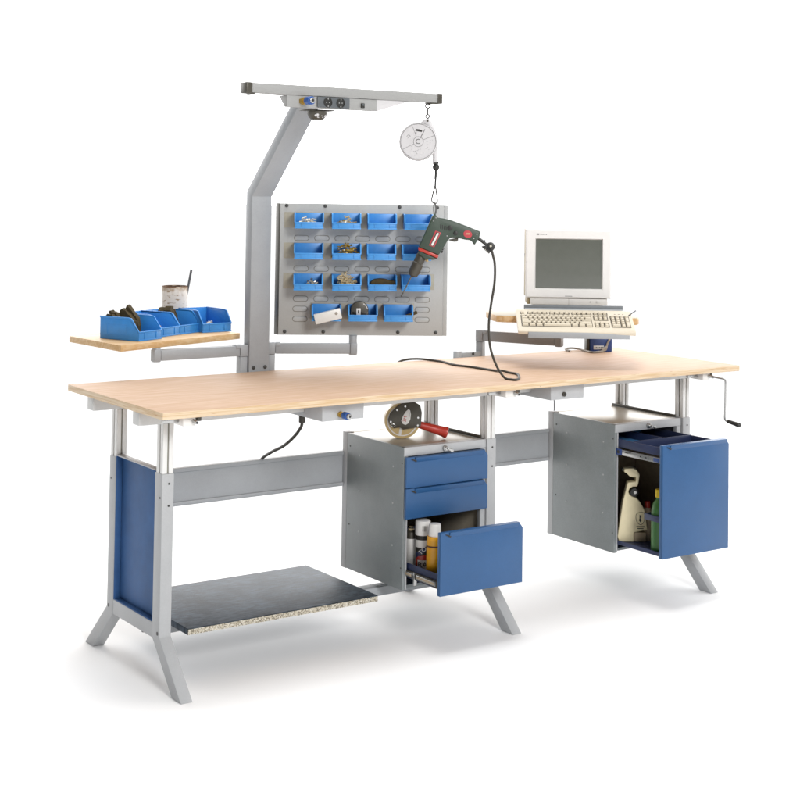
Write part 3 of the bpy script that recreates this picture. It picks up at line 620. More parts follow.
b = MB(); b.box(-.012, .034, -.006, .006, -.004, .008, .003, T=T); b.prism([(-.05, -.001), (-.012, -.002), (-.012, .006)], 'y', -.001, .001, .0003, T=T, mi=1); tag(b.build('pocket_knife', [M['foam'], M['steel']], origin=T.translation.copy()), 'dark brown pocket knife sticking out of the right bin of the lowest panel row', 'knife')

# ------------------------------------------------------------------ left tray with bins and birch cup
lt = thing('swivel_tray', 'pale wooden tray on a grey swivel arm left of the gantry post', 'tray', (.35, .80, .95))
poly = [(.179, .714), (.745, .9085), (.766, .916), (.770, .93), (.668, 1.27), (.655, 1.288), (.145, 1.10)]
b = MB(); b.prism(poly, 'z', 1.0075, 1.030, .0015)
b.bm.normal_update()
for f in b.bm.faces: f.material_index = 0 if abs(f.normal.z) > .6 else 1
b.build('tray_board', [M['tray_wood'], M['tray_wood']], lt)
arm(lt, .703, .785, .9595, .9985, 180, .352, 0, 0, .87, 1.0070)
LB = [(.303, .922, 25, 'long blue bin at the left end of the wooden tray, heaped with dark foam scraps', .125),
      (.424, 1.020, 27, 'blue bin on the wooden tray, second from the left, holding one pale plug', .115),
      (.540, 1.078, 27, 'blue bin on the wooden tray with a brown foam wedge leaning out', .120),
      (.696, 1.087, 3.5, 'blue bin at the right end of the wooden tray, holding white pieces', .125)]
tb = []
b = MB(); bin_mesh(b, .128, .185, .082, Matrix.Identity(4)); proto = b.build('tray_bin', M['bin_b']); proto.data['kind'] = 0
for k, (x, y, a, lb, w) in enumerate(LB):
    o = proto if k == 0 else proto.copy()
    if k: COL.objects.link(o)
    f = Vector((math.sin(R_(a)), -math.cos(R_(a)), 0)); p = Vector((x, y, 1.0308))-f*.0825
    T = Matrix.Translation(p) @ Matrix.Rotation(R_(a), 4, 'Z'); o.matrix_basis = T; WM[o] = T
    tag(o, lb, 'storage bin', 'blue bins standing on the wooden tray'); tb.append(T)
def chunk(T, poly, y0, y1, label, name='foam_scrap'):
    b = MB(); b.prism(poly, 'y', y0, y1, .003, T=T); o = b.build(name, M['foam'], origin=T.translation.copy()); return tag(o, label, 'foam scrap')
RX = Matrix.Rotation(PI/2, 4, 'Z')
def jag(pts, sub=3, amp=.005):
    out = []
    for k in range(len(pts)):
        a, c = pts[k], pts[(k+1) % len(pts)]
        for q in range(sub):
            t = q/sub; e = 0 if (q == 0 or max(a[1], c[1]) < .02) else random.uniform(-amp, amp)
            out.append((a[0]+(c[0]-a[0])*t+e, max(0, a[1]+(c[1]-a[1])*t+e)))
    return out
def scrap(T, layers, label, name='foam_scrap'):
    b = MB()
    for pts, y0, y1 in layers: b.prism(jag(pts), 'y', y0, y1, 0, T=T)
    bmesh.ops.subdivide_edges(b.bm, edges=[e for e in b.bm.edges if e.calc_length() > .012], cuts=2)
    for v in b.bm.verts: v.co += Vector((noise.noise(v.co*90), noise.noise(v.co*90+Vector((7, 0, 0))), noise.noise(v.co*90+Vector((0, 9, 0)))))*.003
    o = b.build(name, M['foam'], origin=T.translation.copy(), ang=10); return tag(o, label, 'foam scrap')
scrap(tb[0] @ Matrix.Translation((0, -.058, .004)) @ RX, [([(-.06, 0), (.045, 0), (.040, .070), (.018, .094), (-.002, .118), (-.022, .100), (-.050, .070)], -.030, -.012), ([(-.05, 0), (.04, 0), (.03, .078), (.006, .104), (-.030, .082), (-.052, .060)], -.0125, .006)], 'large jagged dark foam scrap piled in the leftmost tray bin')
scrap(tb[0] @ Matrix.Translation((-.006, -.040, .004)) @ RX, [([(-.02, 0), (.030, 0), (.032, .074), (.018, .098), (.008, .088), (-.006, .092), (-.015, .07)], .010, .028), ([(-.03, 0), (.025, 0), (.024, .080), (.0, .086), (-.025, .066)], .0275, .044)], 'smaller jagged dark foam scrap at the back of the leftmost tray bin')
scrap(tb[2] @ Matrix.Translation((-.016, -.085, .004)) @ Matrix.Rotation(.2, 4, 'Z'), [([(-.040, 0), (.055, 0), (.050, .022), (.030, .046), (.006, .074), (-.016, .096), (-.032, .098), (-.044, .084)], -.035, -.008), ([(-.035, 0), (.045, 0), (.035, .030), (.0, .078), (-.025, .092), (-.038, .08)], -.0085, .02)], 'brown foam wedge leaning in the third tray bin', 'foam_wedge')
T = tb[1] @ Matrix.Translation((-.02, -.145, .004))
b = MB(); b.lathe([(.010, 0), (.012, .002), (.011, .02), (.007, .035), (.002, .037)], T=T @ Matrix.Rotation(.3, 4, 'Y'), seg=16); tag(b.build('plug', M['tan'], origin=T.translation.copy()), 'small pale plug standing in the second tray bin', 'plug')
heap(tb[3] @ Matrix.Translation((-.012, -.145, .003)), .085, .05, 30, 'little heap of white pieces at the front of the rightmost tray bin', 'fittings', [M['white'], M['scr']], hgt=.035, size=.009, name='fitting_heap')
cp = thing('birch_cup', 'cup made of white birch bark behind the tray bins', 'cup', (.637, 1.223, 1.0305))
cx, cy = .637, 1.223
b = MB(); b.lathe([(.050, 0), (.051, .002), (.0515, .05), (.0505, .120), (.051, .163), (.050, .165), (.046, .165), (.045, .155), (.044, .01), (.001, .009)], T=at(cx, cy, 1.0305), seg=40)
for v in b.bm.verts:
    q = noise.noise(v.co*38); v.co.x += .0016*q; v.co.y += .0016*q
    if v.co.z > 1.188: v.co.z += .002*noise.noise(v.co*60)
b.build('bark_wall', M['birch'], cp)
b = MB(); b.lathe([(.0505, 0), (.0515, .0015), (.0500, .004), (.0455, .004), (.045, 0)], T=at(cx, cy, 1.1925), seg=40); b.build('rim', M['rust'], cp)
b = MB(); b.cyl((cx+.024, cy-.012, 1.045), (cx+.052, cy-.0360, 1.262), .0048, seg=12, bev=.001); o = b.build('pen', M['pen'], origin=(cx+.03, cy-.015, 1.045)); tag(o, 'thin grey pen standing in the birch cup', 'pen')

# ------------------------------------------------------------------ balancer and drill
Q = Vector((1.2, .295, 0)); FQ = frame(Q, 35)
bl = thing('tool_balancer', 'white round spring balancer hanging from the right end of the overhead rail', 'tool balancer', (1.2, .295, 1.70))
uc, zc = -.0345, 1.772
FD = FQ @ Matrix.Translation((uc, 0, zc)) @ Matrix.Rotation(PI/2, 4, 'X')
b = MB(); b.lathe([(.05, -.026), (.066, -.024), (.0715, -.018), (.0715, .014), (.069, .020), (.0655, .0225), (.064, .0215), (.0638, .020), (.001, .0195)], T=FD, seg=64)
b.prism([(-.052, 1.822), (-.012, 1.8585), (.004, 1.8585), (.020, 1.842), (.034, 1.800), (.036, 1.77), (0, 1.77), (-.03, 1.80)], 'y', -.008, .014, .003, T=FQ)
b.build('casing', M['disc'], bl)
b = MB()
ring = [(uc+.0655*math.cos(2*PI*k/40), -.0222, zc+.0655*math.sin(2*PI*k/40)) for k in range(40)]; b.tube(ring, .0007, closed=True, sub=1, seg=6, T=FQ)
ring = [(uc+.0705*math.cos(2*PI*k/40), -.0165, zc+.0705*math.sin(2*PI*k/40)) for k in range(40)]; b.tube(ring, .0006, closed=True, sub=1, seg=6, T=FQ)
ring = [(uc+.0185*math.cos(2*PI*k/24), -.0200, zc+.0185*math.sin(2*PI*k/24)) for k in range(24)]; b.tube(ring, .0006, closed=True, sub=1, seg=6, T=FQ)
for a, ra, rb, t in ((112, .019, .064, .0005), (22, .019, .064, .0005), (207, .019, .064, .0005), (63, .015, .052, .0012)):
    ca, sa = math.cos(R_(a)), math.sin(R_(a)); b.cyl((uc+ra*ca, -.0201, zc+ra*sa), (uc+rb*ca, -.0201, zc+rb*sa), t, seg=6, T=FQ)
for k in range(24):
    a, rr = random.uniform(215, 372), random.uniform(.028, .055); ca, sa = math.cos(R_(a)), math.sin(R_(a)); b.box(uc+rr*ca-.0016, uc+rr*ca+.0016, -.0203, -.0194, zc+rr*sa-.0004, zc+rr*sa+.0004, 0, T=FQ)
b.tube([(uc-.044, -.02, zc+.018), (uc-.038, -.02, zc+.024), (uc-.030, -.02, zc+.020), (uc-.040, -.02, zc+.012)], .0006, sub=4, seg=6, T=FQ)
b.prism([(uc-.012, zc+.040), (uc+.012, zc+.036), (uc+.014, zc+.041), (uc+.002, zc+.046), (uc-.008, zc+.047)], 'y', -.0204, -.0194, 0, T=FQ, mi=1); b.box(uc-.011, uc-.008, -.0204, -.0194, zc+.028, zc+.036, 0, T=FQ, mi=1)
b.build('face_marking', [M['inkg'], M['ink']], bl)
letters('C', .026, FQ @ Matrix.Translation((uc-.002, -.0203, zc))).build('lettering', M['inkg'], bl)
b = MB(); b.tube([(-.0015, .002, 1.860), (-.009, .002, 1.868), (-.0015, .002, 1.8745), (.006, .002, 1.868)], .0028, closed=True, T=FQ)
b.cyl((-.0015, .002, 1.8735), (-.0012, .002, 1.898), .0031, T=FQ); b.tube([(-.0012, .002, 1.897), (-.010, .002, 1.905), (-.0012, .002, 1.9135), (.0075, .002, 1.905)], .0029, closed=True, T=FQ); b.cyl((-.0012, -.004, 1.915), (-.0012, .010, 1.915), .004, T=FQ); b.cyl((-.0015, -.009, 1.850), (-.0015, .016, 1.850), .004, T=FQ, mi=1)
b.build('hanger', [M['hook'], M['gun']], bl)
b = MB(); b.lathe([(.0105, 0), (.0105, .065), (.009, .085)], T=FQ @ Matrix.Translation((.0290, 0, 1.690)), seg=20); b.build('cable_guide', M['disc'], bl)
b = MB(); b.sphere((.0325, 0, 1.6795), .0135, T=FQ); b.cyl((.032, 0, 1.690), (.031, 0, 1.697), .0118, T=FQ, bev=.001); b.cyl((.0325, 0, 1.668), (.0310, 0, 1.635), .0052, .0045, T=FQ); b.cyl((.0312, 0, 1.64), (.0303, 0, 1.607), .0036, T=FQ); b.tube([(.0305, -.004, 1.615), (.034, -.003, 1.63), (.0325, -.002, 1.65)], .0014, T=FQ); b.build('stop_ball', M['black'], bl)
b = MB(); b.tube([(.0300, 0, 1.6085), (.0265, 0, 1.598), (.0185, 0, 1.562), (.0225, 0, 1.5475), (.0320, 0, 1.545), (.0395, 0, 1.553), (.0345, 0, 1.59), (.0325, 0, 1.602)], .0031, closed=True, T=FQ); b.build('carabiner', M['hook'], bl)

dl = thing('power_drill', 'dark green power drill with red bands hanging nose down from the balancer', 'power drill', (1.25, .26, 1.197))
body = [(.0206, 1.4968), (.0309, 1.5104), (.0385, 1.4939), (.0608, 1.4913), (.0868, 1.4852), (.14, 1.4663), (.1994, 1.4433), (.195, 1.4229), (.1823, 1.4005), (.1769, 1.3931), (.1700, 1.4055), (.1618, 1.4113), (.140, 1.4135), (.1174, 1.4190), (.0904, 1.4200), (.0784, 1.4101), (.0731, 1.3989), (.055, 1.3691), (.046, 1.3545), (-.0285, 1.3832)]
b = MB(); b.prism(body, 'y', -.026, .026, .007, T=FQ, seg=3); b.build('housing', M['green'], dl)
b = MB(); b.tube([(.0300, .0, 1.548), (.0262, .0, 1.530), (.0285, .0, 1.506), (.0330, .0, 1.506), (.0345, .0, 1.530)], .0026, closed=True, T=FQ); b.build('hanging_eye', M['hook'], dl)
b = MB(); b.prism([(-.0285, 1.3828), (.046, 1.3541), (.0424, 1.3431), (-.0302, 1.3716)], 'y', -.0275, .0275, .003, T=FQ); b.build('red_collar', M['red'], dl)
b = MB(); b.prism([(-.0300, 1.3712), (.0420, 1.3427), (.0295, 1.3372), (-.0038, 1.3377), (-.0281, 1.3568)], 'y', -.0255, .0255, .005, T=FQ, seg=3); b.build('gear_case', M['green'], dl)
a0, a1 = Vector((-.0165, 0, 1.352)), Vector((-.0500, 0, 1.2735)); zax = (a1-a0).normalized()
TCk = FQ @ Matrix.Translation(a0) @ zax.to_track_quat('Z', 'Y').to_matrix().to_4x4(); ln = (a1-a0).length
b = MB(); b.lathe([(.016, -.006), (.0190, .002), (.0190, ln*.35), (.0208, ln*.38), (.0205, ln*.75), (.0170, ln*.94), (.009, ln), (.003, ln+.002)], T=TCk, seg=28); b.sphere((0, -.019, .012), .0025, T=TCk, mi=1)
b.build('chuck', [M['gun'], M['steel']], dl)
b = MB(); c0, c1_ = Vector((-.0515, 0, 1.277)), Vector((-.0906, 0, 1.1972)); dax = (c1_-c0).normalized(); px = Vector((0, 1, 0)); py = dax.cross(px)
b.cyl(c0, c0+(c1_-c0)*.25, .0026, seg=10, T=FQ); b.cyl(c0, c1_, .0016, .0008, seg=8, T=FQ)
for ph in (0, PI): b.tube([c0+(c1_-c0)*(.2+.78*k/28)+(px*math.cos(ph+k*.75)+py*math.sin(ph+k*.75))*.0019 for k in range(29)], .0011, seg=6, sub=2, T=FQ)
b.build('drill_bit', M['dsteel'], dl)
b = MB(); b.prism([(.0795, 1.4105), (.1185, 1.4205), (.1165, 1.4060), (.1040, 1.4040), (.0870, 1.4085)], 'y', -.010, .010, .003, T=FQ); b.build('trigger', M['gun'], dl)
lab = [(.0330, 1.4448), (.0535, 1.4374), (.0290, 1.3830), (.0092, 1.3905)]
b = MB(); b.prism(lab, 'y', -.0268, -.0255, .0003, T=FQ)
def shrink(p, sx): 
    cxm = sum(q[0] for q in p)/len(p); cz = sum(q[1] for q in p)/len(p); return [(cxm+(q[0]-cxm)*sx+(q[1]-cz)*.13, cz+(q[1]-cz)*.93) for q in p]
e = [(.0368, 1.4405), (.0490, 1.4362), (.0262, 1.3868), (.0140, 1.3912)]
b.prism(e, 'y', -.0271, -.0266, 0, T=FQ, mi=1); b.prism([(.0398, 1.4370), (.0465, 1.4346), (.0240, 1.3890), (.0172, 1.3915)], 'y', -.0274, -.0269, 0, T=FQ, mi=2)
b.build('badge', [M['dred'], M['gun'], M['white']], dl); b = MB()
b.lathe([(.0148, 0), (.0140, .001), (.001, .0012)], T=FQ @ Matrix.Translation((.152, -.0258, 1.4335)) @ Matrix.Rotation(.35, 4, 'Y') @ Matrix.Diagonal((1.12, 1, .92, 1)) @ Matrix.Rotation(PI/2, 4, 'X'))
b.box(.1435, .1605, -.0273, -.0266, 1.4325, 1.4345, 0, T=FQ, mi=1); b.box(.147, .1595, -.0273, -.0266, 1.4365, 1.4380, 0, T=FQ, mi=1)
b.build('round_badge', [M['dred'], M['tan']], dl)
for u, z in ((.0255, 1.4805), (.0345, 1.4925), (.1860, 1.4330), (.1745, 1.4185), (.0765, 1.4260)): b = MB(); b.cyl((u, -.0255, z), (u, -.0272, z), .0026, T=FQ, seg=10); b.build('screw', M['steel'], dl)
b = MB(); b.cyl((.1075, -.0255, 1.4365), (.1075, -.0300, 1.4365), .0082, T=FQ, bev=.001); b.cyl((.086, -.0255, 1.455), (.086, -.0270, 1.455), .010, T=FQ, bev=.001)
for k in range(4): b.box(.050+.007*k, .0535+.007*k, -.0265, -.0255, 1.452-.0018*k, 1.468-.0018*k, .0003, T=FQ)
for k in range(4): b.box(.056+.002*k-.002, .0605+.002*k, -.012, .012, 1.362+.0052*k, 1.3655+.0052*k, .0006, T=FQ)
b.build('switch_dial', M['black'], dl)
b = MB(); b.cyl((.000, -.010, 1.3365), (.006, -.016, 1.333), .0048, T=FQ, bev=.001); b.build('depth_stop_button', M['gold'], dl)
b = MB(); b.cyl((.190, 0, 1.420), (.2260, 0, 1.3930), .0062, .005, T=FQ)
b.prism([(.205, 1.388), (.213, 1.379), (.232, 1.362), (.245, 1.376), (.224, 1.393)], 'y', -.006, .006, .001, T=FQ)
b.cyl((.2375, -.006, 1.388), (.2375, .006, 1.388), .0165, T=FQ, bev=.002, seg=24); b.cyl((.2385, -.0066, 1.390), (.2385, -.0058, 1.390), .004, T=FQ, mi=1); b.box(.212, .218, -.004, .004, 1.400, 1.412, .001, T=FQ)
for k in range(4): b.cyl((.213+.0055*k, -.0065, 1.382-.0047*k), (.213+.0055*k, -.0058, 1.382-.0047*k), .0016, T=FQ, mi=1, seg=8)
b.build('cable_clamp', [M['black'], M['scr']], dl)
b = MB(); s = FQ @ Vector((.2400, 0, 1.378))
b.tube([tuple(FQ @ Vector((.222, 0, 1.397))), tuple(s), (1.403, .153, 1.355), (1.409, .149, 1.320), (1.4085, .149, 1.255), (1.399, .156, 1.173), (1.393, .160, 1.099), (1.397, .157, 1.025), (1.410, .148, .971), (1.4225, .130, .930), (1.434, .110, .9065), (1.437, .078, .9055), (1.4445, .064, .9055), (1.475, .083, .9055), (1.519, .134, .9055), (1.558, .195, .9055), (1.553, .236, .9065), (1.5406, .262, .911), (1.548, .320, .9055), (1.5377, .452, .9055), (1.5205, .532, .9055), (1.5400, .640, .9055), (1.528, .715, .9060), (1.495, .752, .908), (1.452, .772, .905), (1.420, .782, .893), (1.404, .79, .86), (1.40, .79, .78)], .0044, sub=8, seg=10)
b.build('power_cord', M['cord'], dl)

# ------------------------------------------------------------------ tape dispenser
QT = Vector((1.2, .33, 0)); FT = frame(QT, 30)
td = thing('tape_dispenser', 'packing tape dispenser with red handle lying on the left cabinet', 'tape dispenser', (1.14, .33, .676))
uc, zc, rr = -.0605, .7425, .0655
FR = FT @ Matrix.Translation((uc, 0, zc)) @ Matrix.Rotation(PI/2, 4, 'X')
b = MB(); b.lathe([(.0565, -.022), (rr, -.022), (rr, .022), (.0565, .022)], T=FR, seg=56); b.bm.faces.ensure_lookup_table()
b.build('tape_roll', M['gold'], td)
b = MB(); b.lathe([(.0560, -.024), (.0562, .0235), (.0525, .0235), (.0525, -.024)], T=FR, seg=48)
for a in (20, 140, 260): b.box(.004, .053, -.005, .005, -.010, .0225, .001, T=FR @ Matrix.Rotation(R_(a), 4, 'Z'))
b.build('core', M['white'], td)
b = MB(); b.prism([(-.115, .748), (-.108, .770), (-.09, .790), (-.060, .812), (-.015, .812), (.004, .800), (.010, .775), (.008, .735), (.006, .722), (-.030, .716), (-.058, .712), (-.072, .720), (-.092, .716), (-.108, .728)], 'y', -.034, -.0255, .002, T=FT)
for u, z in ((-.105, .741), (-.005, .728), (-.004, .756), (-.052, .797), (-.082, .784)): b.cyl((u, -.0335, z), (u, -.0365, z), .0035, T=FT, seg=12, mi=1)
b.tube([(-.105, -.035, .728), (-.097, -.035, .733), (-.089, -.035, .728), (-.095, -.035, .722)], .0014, closed=True, T=FT, mi=1)
b.build('side_plate', [M['gun'], M['steel']], td)
b = MB(); b.cyl((uc, .0255, zc), (uc, .029, zc), .055, T=FT, seg=40); b.build('core_shade_disc', M['sock'], td)  # dark disc added so the inside of the roll reads as shaded
b = MB(); b.prism([(-.066, .744), (-.060, .733), (-.050, .729), (-.040, .735), (-.033, .750), (-.031, .768), (-.034, .783), (-.040, .787), (-.050, .778), (-.060, .762)], 'y', -.0352, -.0335, .0005, T=FT); lb = b.build('badge', M['white'], td)
letters('3M', .017, FT @ Matrix.Translation((-.0525, -.0358, .751)) @ Matrix.Rotation(-R_(80), 4, 'Y')).build('lettering', M['red'], td)
b = MB(); b.box(-.0385, -.0375, -.0357, -.035, .748, .766, 0, T=FT); b.box(-.0365, -.0355, -.0357, -.035, .758, .776, 0, T=FT); b.build('fine_print', M['inkg'], td)
b = MB(); ha, hb = Vector((-.006, -.015, .7295)), Vector((.1075, -.015, .6975)); zax = (hb-ha).normalized(); hl = (hb-ha).length
TH_ = FT @ Matrix.Translation(ha) @ zax.to_track_quat('Z', 'Y').to_matrix().to_4x4()
b.lathe([(.009, -.006), (.0125, 0), (.0135, .02), (.0165, hl*.55), (.0185, hl*.85), (.0215, hl*.92), (.0215, hl*.98), (.017, hl), (.012, hl-.004)], T=TH_, seg=28); b.build('handle', M['red'], td)

# ------------------------------------------------------------------ right swivel stand, monitor, keyboard
rs = thing('swivel_stand', 'swivel arm stand with a rounded board and tilted metal keyboard tray, at the right', 'stand', (2.0, .55, .95))
arm(rs, 1.855, .795, .9605, 1.0035, 62, .350, 0, 0, .86, 1.0655)
b = MB(); b.cyl((1.728, .79, .87), (1.728, .79, .924), .018, bev=.002); b.box(1.745, 1.850, .778, .803, .895, .917, .003); b.cyl((1.80, .777, .91), (1.80, .7745, .91), .006, mi=1); b.build('wall_bracket', [M['grey2'], M['bolt']], rs)
P1 = Vector((1.99, .5, 0)); F40 = frame(P1, 40)     # local y = -(towards the viewer)
b = MB(); pl = [(-.270, .05), (-.262, .01), (-.240, -.10), (-.222, -.150), (-.19, -.165), (.30, -.165), (.338, -.15), (.348, -.12), (.345, .05), (.30, .20), (-.215, .20)]
b.prism(pl, 'z', 1.0665, 1.094, .003, T=F40)
b.bm.normal_update()
for f in b.bm.faces: f.material_index = 1 if f.normal.z > .6 else 0
b.build('stand_board', [M['tray_wood'], M['board_top']], rs)
F35 = frame(P1, 35)
b = MB(); b.prism([(-.1018, 1.1335), (-.1018, 1.1225), (-.302, 1.0225), (-.312, 1.0225), (-.312, 1.0460), (-.3085, 1.0460), (-.3085, 1.0285), (-.302, 1.0285), (-.104, 1.1275), (-.102, 1.1335)], 'x', -.120, .275, .0008, T=F35)
b.prism([(-.103, 1.1225), (-.11, 1.0945), (-.16, 1.0945), (-.17, 1.088)], 'x', .03, .12, .0006, T=F35)
kt = b.build('keyboard_tray', M['grey2'], rs)
b = MB(); b.box(-.122, .277, -.1125, -.1005, 1.1190, 1.1362, .001, T=F35); b.build('rear_stop', M['dsteel2'], kt)

F36 = frame(P1, 36)
mo = thing('monitor', 'white computer monitor with a dark blank screen on the right swivel stand', 'monitor', (2.04, .55, 1.0945), 0)
u0, u1, z0, z1 = -.107, .243, 1.157, 1.437
b = MB()
su0, su1, sz0, sz1 = -.066, .206, 1.1955, 1.398
def bezel(b, T):     # frame with a sloped inner edge
    bm = bmesh.new()
    rings = []
    for (a0, a1, c0, c1, y) in ((u0, u1, z0, z1, .02), (u0, u1, z0, z1, .004), (u0+.004, u1-.004, z0+.004, z1-.004, 0), (su0-.004, su1+.004, sz0-.004, sz1+.004, 0), (su0, su1, sz0, sz1, .010)):
        rings.append([bm.verts.new(p) for p in ((a0, y, c0), (a1, y, c0), (a1, y, c1), (a0, y, c1))])
    for r0, r1 in zip(rings, rings[1:]):
        for k in range(4): bm.faces.new((r0[k], r0[(k+1) % 4], r1[(k+1) % 4], r1[k]))
    bmesh.ops.recalc_face_normals(bm, faces=bm.faces)
    b.add(bm, T)
bezel(b, F36); bz = b.build('bezel', M['case'], mo)
def loft(b, secs, T, mi=0):
    bm = bmesh.new(); rings = []
    for (a0, a1, c0, c1, y, rd) in secs:
        pts = []
        for (qx, qz, st) in ((a1-rd, c1-rd, 0), (a0+rd, c1-rd, 90), (a0+rd, c0+rd, 180), (a1-rd, c0+rd, 270)):
            for k in range(5): t = R_(st+90*k/4); pts.append((qx+rd*math.cos(t), y, qz+rd*math.sin(t)))
        rings.append([bm.verts.new(p) for p in pts])
    n = len(rings[0])
    for r0, r1 in zip(rings, rings[1:]):
        for k in range(n): bm.faces.new((r0[k], r0[(k+1) % n], r1[(k+1) % n], r1[k]))
    bm.faces.new(rings[0]); bm.faces.new(rings[-1][::-1]); bmesh.ops.recalc_face_normals(bm, faces=bm.faces); b.add(bm, T, mi)
b = MB(); loft(b, [(u0+.001, u1-.001, z0+.001, z1-.001, .0205, .004), (u0+.001, u1-.001, z0+.001, z1-.001, .115, .004), (u0+.03, u1-.03, z0+.02, z1-.02, .16, .02), (u0+.07, u1-.07, z0+.05, z1-.06, .33, .02), (u0+.075, u1-.075, z0+.055, z1-.065, .338, .02)], F36)
b.box(u0-.0004, u0+.002, .085, .092, 1.325, 1.334, 0, T=F36, mi=1); b.build('rear_case', [M['beige'], M['ink']], mo)
b = MB(); bm = bmesh.new(); N = 14; grid = []
for i in range(N+1):
    for j in range(N+1):
        s_, t_ = i/N*2-1, j/N*2-1; grid.append(bm.verts.new((su0+(su1-su0)*i/N, .0115-.006*(1-s_*s_)*.5-.006*(1-t_*t_)*.5, sz0+(sz1-sz0)*j/N)))
for i in range(N):
    for j in range(N): bm.faces.new((grid[i*(N+1)+j], grid[(i+1)*(N+1)+j], grid[(i+1)*(N+1)+j+1], grid[i*(N+1)+j+1]))
bmesh.ops.recalc_face_normals(bm, faces=bm.faces); b.add(bm, F36); b.box(su0-.002, su1+.002, .0125, .05, sz0-.002, sz1+.002, 0, T=F36)
b.build('screen', M['glass'], mo)
b = MB(); b.box(-.0640, -.0535, -.0006, .002, 1.4150, 1.4205, .0004, T=F36); b.build('logo_block', M['ink'], bz)
letters('hp', .0065, F36 @ Matrix.Translation((-.0588, -.0009, 1.4180)), .0002).build('lettering', M['case'], mo)
b = MB()
for k in range(5): b.box(-.0490+.0058*k, -.0452+.0058*k, -.0004, .001, 1.4160, 1.4190, 0, T=F36)
b.box(.055, .085, -.0004, .001, 1.1640, 1.1660, 0, T=F36); b.build('model_print', M['inkg'], bz)
b = MB(); b.box(-.088, .232, .012, .20, 1.1285, 1.1545, .003, T=F36); b.box(-.075, .215, .014, .22, 1.0945, 1.128, .004, T=F36)
b.box(.0715, .0725, .0112, .013, 1.129, 1.154, 0, T=F36, mi=1); b.box(.185, .201, .0095, .0125, 1.137, 1.1465, .001, T=F36); b.cyl((.160, .0122, 1.142), (.160, .0112, 1.142), .0022, T=F36, mi=2, seg=10)
b.build('base', [M['case'], M['greycable'], M['ink']], mo)
b = MB(); b.box(-.098, -.0885, .02, .16, 1.1285, 1.1565, .002, T=F36); b.build('tilt_foot', M['beige'], mo)

# keyboard: local frame with x right, y away, z normal of the tilted deck
SL = .325
KT = frame(P1, 36) @ Matrix.Translation((.0750, -.3065, 1.0360)) @ Matrix.Rotation(SL, 4, 'X')
kb = thing('keyboard', 'cream computer keyboard lying tilted in front of the monitor', 'keyboard', KT.translation)
KW, KD = .460, .190
b = MB(); b.prism([(0, 0), (0, .012), (.012, .017), (KD-.010, .026), (KD, .024), (KD, 0)], 'x', -KW/2, KW/2, .0025, T=KT, seg=3)
b.build('case', M['cream'], kb)
SLK = Matrix.Rotation(math.atan2(.009, KD-.022), 4, 'X')
KK = KT @ Matrix.Translation((0, .012, .0175)) @ SLK
b = MB()
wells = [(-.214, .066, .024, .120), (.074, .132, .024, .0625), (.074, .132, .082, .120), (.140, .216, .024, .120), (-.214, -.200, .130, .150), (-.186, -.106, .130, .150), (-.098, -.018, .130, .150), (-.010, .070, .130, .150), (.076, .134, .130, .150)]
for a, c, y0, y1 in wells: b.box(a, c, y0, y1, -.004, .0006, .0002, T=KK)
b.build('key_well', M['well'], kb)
cache = {}
def key(x, y, w, h=.0148):
    k = (round(w, 4), round(h, 4))
    T = KK @ Matrix.Translation((x, y, 0))
    if k not in cache:
        b = MB(); bm = bmesh.new(); lo, hi = [], []
        for sx, sy in ((-1, -1), (1, -1), (1, 1), (-1, 1)): lo.append(bm.verts.new((sx*w/2, sy*h/2, .0004)))
        for sx, sy in ((-1, -1), (1, -1), (1, 1), (-1, 1)): hi.append(bm.verts.new((sx*(w/2-.0024), sy*(h/2-.0022)+.0006, .0072)))
        bm.faces.new(hi)
        for i in range(4): bm.faces.new((lo[i], lo[(i+1) % 4], hi[(i+1) % 4], hi[i]))
        bmesh.ops.recalc_face_normals(bm, faces=bm.faces); b.add(bm)
        o = b.build('key', M['key']); cache[k] = o.data
    else:
        o = bpy.data.objects.new('key', cache[k]); COL.objects.link(o)
    o.parent = kb; o.matrix_basis = WM[kb].inverted() @ T; WM[o] = T
U = .0186
def krow(y, x0, ws, h=.0148):
    x = x0
    for w in ws:
        if w > 0: key(x+w*U/2, y, w*U-.0040, h)
        x += abs(w)*U
ys = [.0335+.0192*k for k in range(5)]
krow(ys[0], -.213, [1.5, 1.5, 1.5, 6, 1.5, 1.5, 1.5])
krow(ys[1], -.213, [2.25]+[1]*10+[2.75])
krow(ys[2], -.213, [1.75]+[1]*11+[2.25])
krow(ys[3], -.213, [1.5]+[1]*12+[1.5])
krow(ys[4], -.213, [1]*13+[2])
krow(ys[0], .0745, [1, 1, 1]); krow(ys[1], .0745, [1, 1, 1]); krow(ys[3], .0745, [1, 1, 1]); krow(ys[4], .0745, [1, 1, 1])
krow(ys[0], .1410, [2, 1]); krow(ys[1], .1410, [1, 1, 1]); krow(ys[2], .1410, [1, 1, 1]); krow(ys[3], .1410, [1, 1, 1]); krow(ys[4], .1410, [1, 1, 1, 1])
key(.1410+3.5*U, (ys[0]+ys[1])/2, U-.003, .0345); key(.1410+3.5*U, (ys[2]+ys[3])/2, U-.003, .0345)
krow(.1395, -.2135, [.9]); 
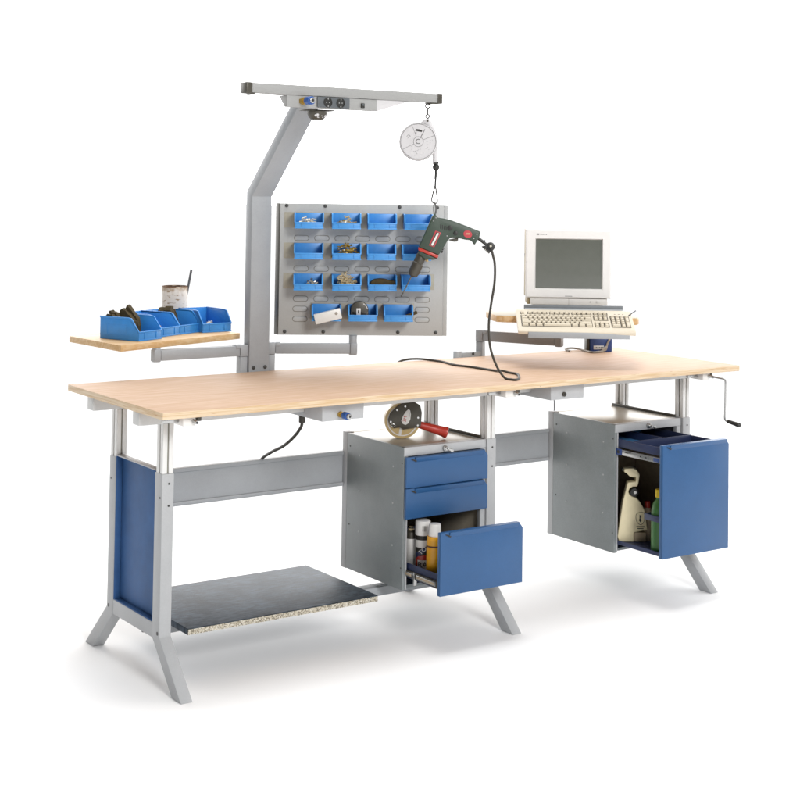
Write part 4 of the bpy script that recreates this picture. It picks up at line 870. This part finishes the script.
for xa in (-.185, -.097, -.009): krow(.1395, xa, [1.04]*4)
krow(.1395, .0765, [1, 1, 1])
b = MB()
for k in range(3): b.box(.160+.016*k, .166+.016*k, .138, .141, -.001, .0004, 0, T=KK)
b.build('indicator', M['greycable'], kb)
pn = KT @ Vector((KW/2-.004, .170, .03))
b = MB(); b.cyl(KT @ Vector((KW/2-.012, .140, .0262)), KT @ Vector((KW/2+.020, .178, .030)), .0022, seg=10); tag(b.build('pencil', M['pen'], origin=pn), 'thin dark pencil at the upper right corner of the keyboard', 'pencil')

# blue box under the stand
TB = Matrix.Translation((2.398, .64, .9015)) @ Matrix.Rotation(-R_(27), 4, 'Z')
bx = thing('blue_box', 'small dark blue box with a white label on the workbench beneath the keyboard', 'box', (2.398, .64, .9015))
b = MB(); b.box(-.049, .049, 0, .055, 0, .068, .003, T=TB); b.build('carton_body', M['bbox'], bx)
b = MB(); b.box(-.034, .012, -.0008, .0006, .010, .026, .0003, T=TB); b.build('box_label', M['white'], bx)
b = MB()
for k in range(6): b.box(-.03+.007*k, -.0255+.007*k, -.0014, -.0006, .016, .021, 0, T=TB)
b.build('print', M['inkg'], bx)
b = MB(); b.box(-.062, -.050, .006, .05, 0, .07, .002, T=TB); b.build('side_clip', M['gun'], bx)
b = MB(); e0 = TB @ Vector((.034, -.012, .055)); e1 = TB @ Vector((.018, -.014, .012)); e2 = TB @ Vector((-.010, -.030, .0045))
b.tube([(2.27, .70, .9055), (2.285, .745, .9075), (2.315, .752, .910), (2.345, .738, .908), (2.335, .67, .9055), (2.325, .615, .9055), e2, (TB @ Vector((.004, -.022, .007))), e1, (TB @ Vector((.025, -.010, .035))), e0, (TB @ Vector((.040, .0, .075))), (TB @ Vector((.0, .02, .10)))], .0042, sub=8)
b.cyl(TB @ Vector((-.002, -.020, .008)), TB @ Vector((.021, -.012, .022)), .0072, .006, bev=.001)
tag(b.build('mouse_cable', M['greycable'], origin=(2.33, .68, .9055)), 'beige grey cable with a plug looping over the workbench around the blue box', 'cable')
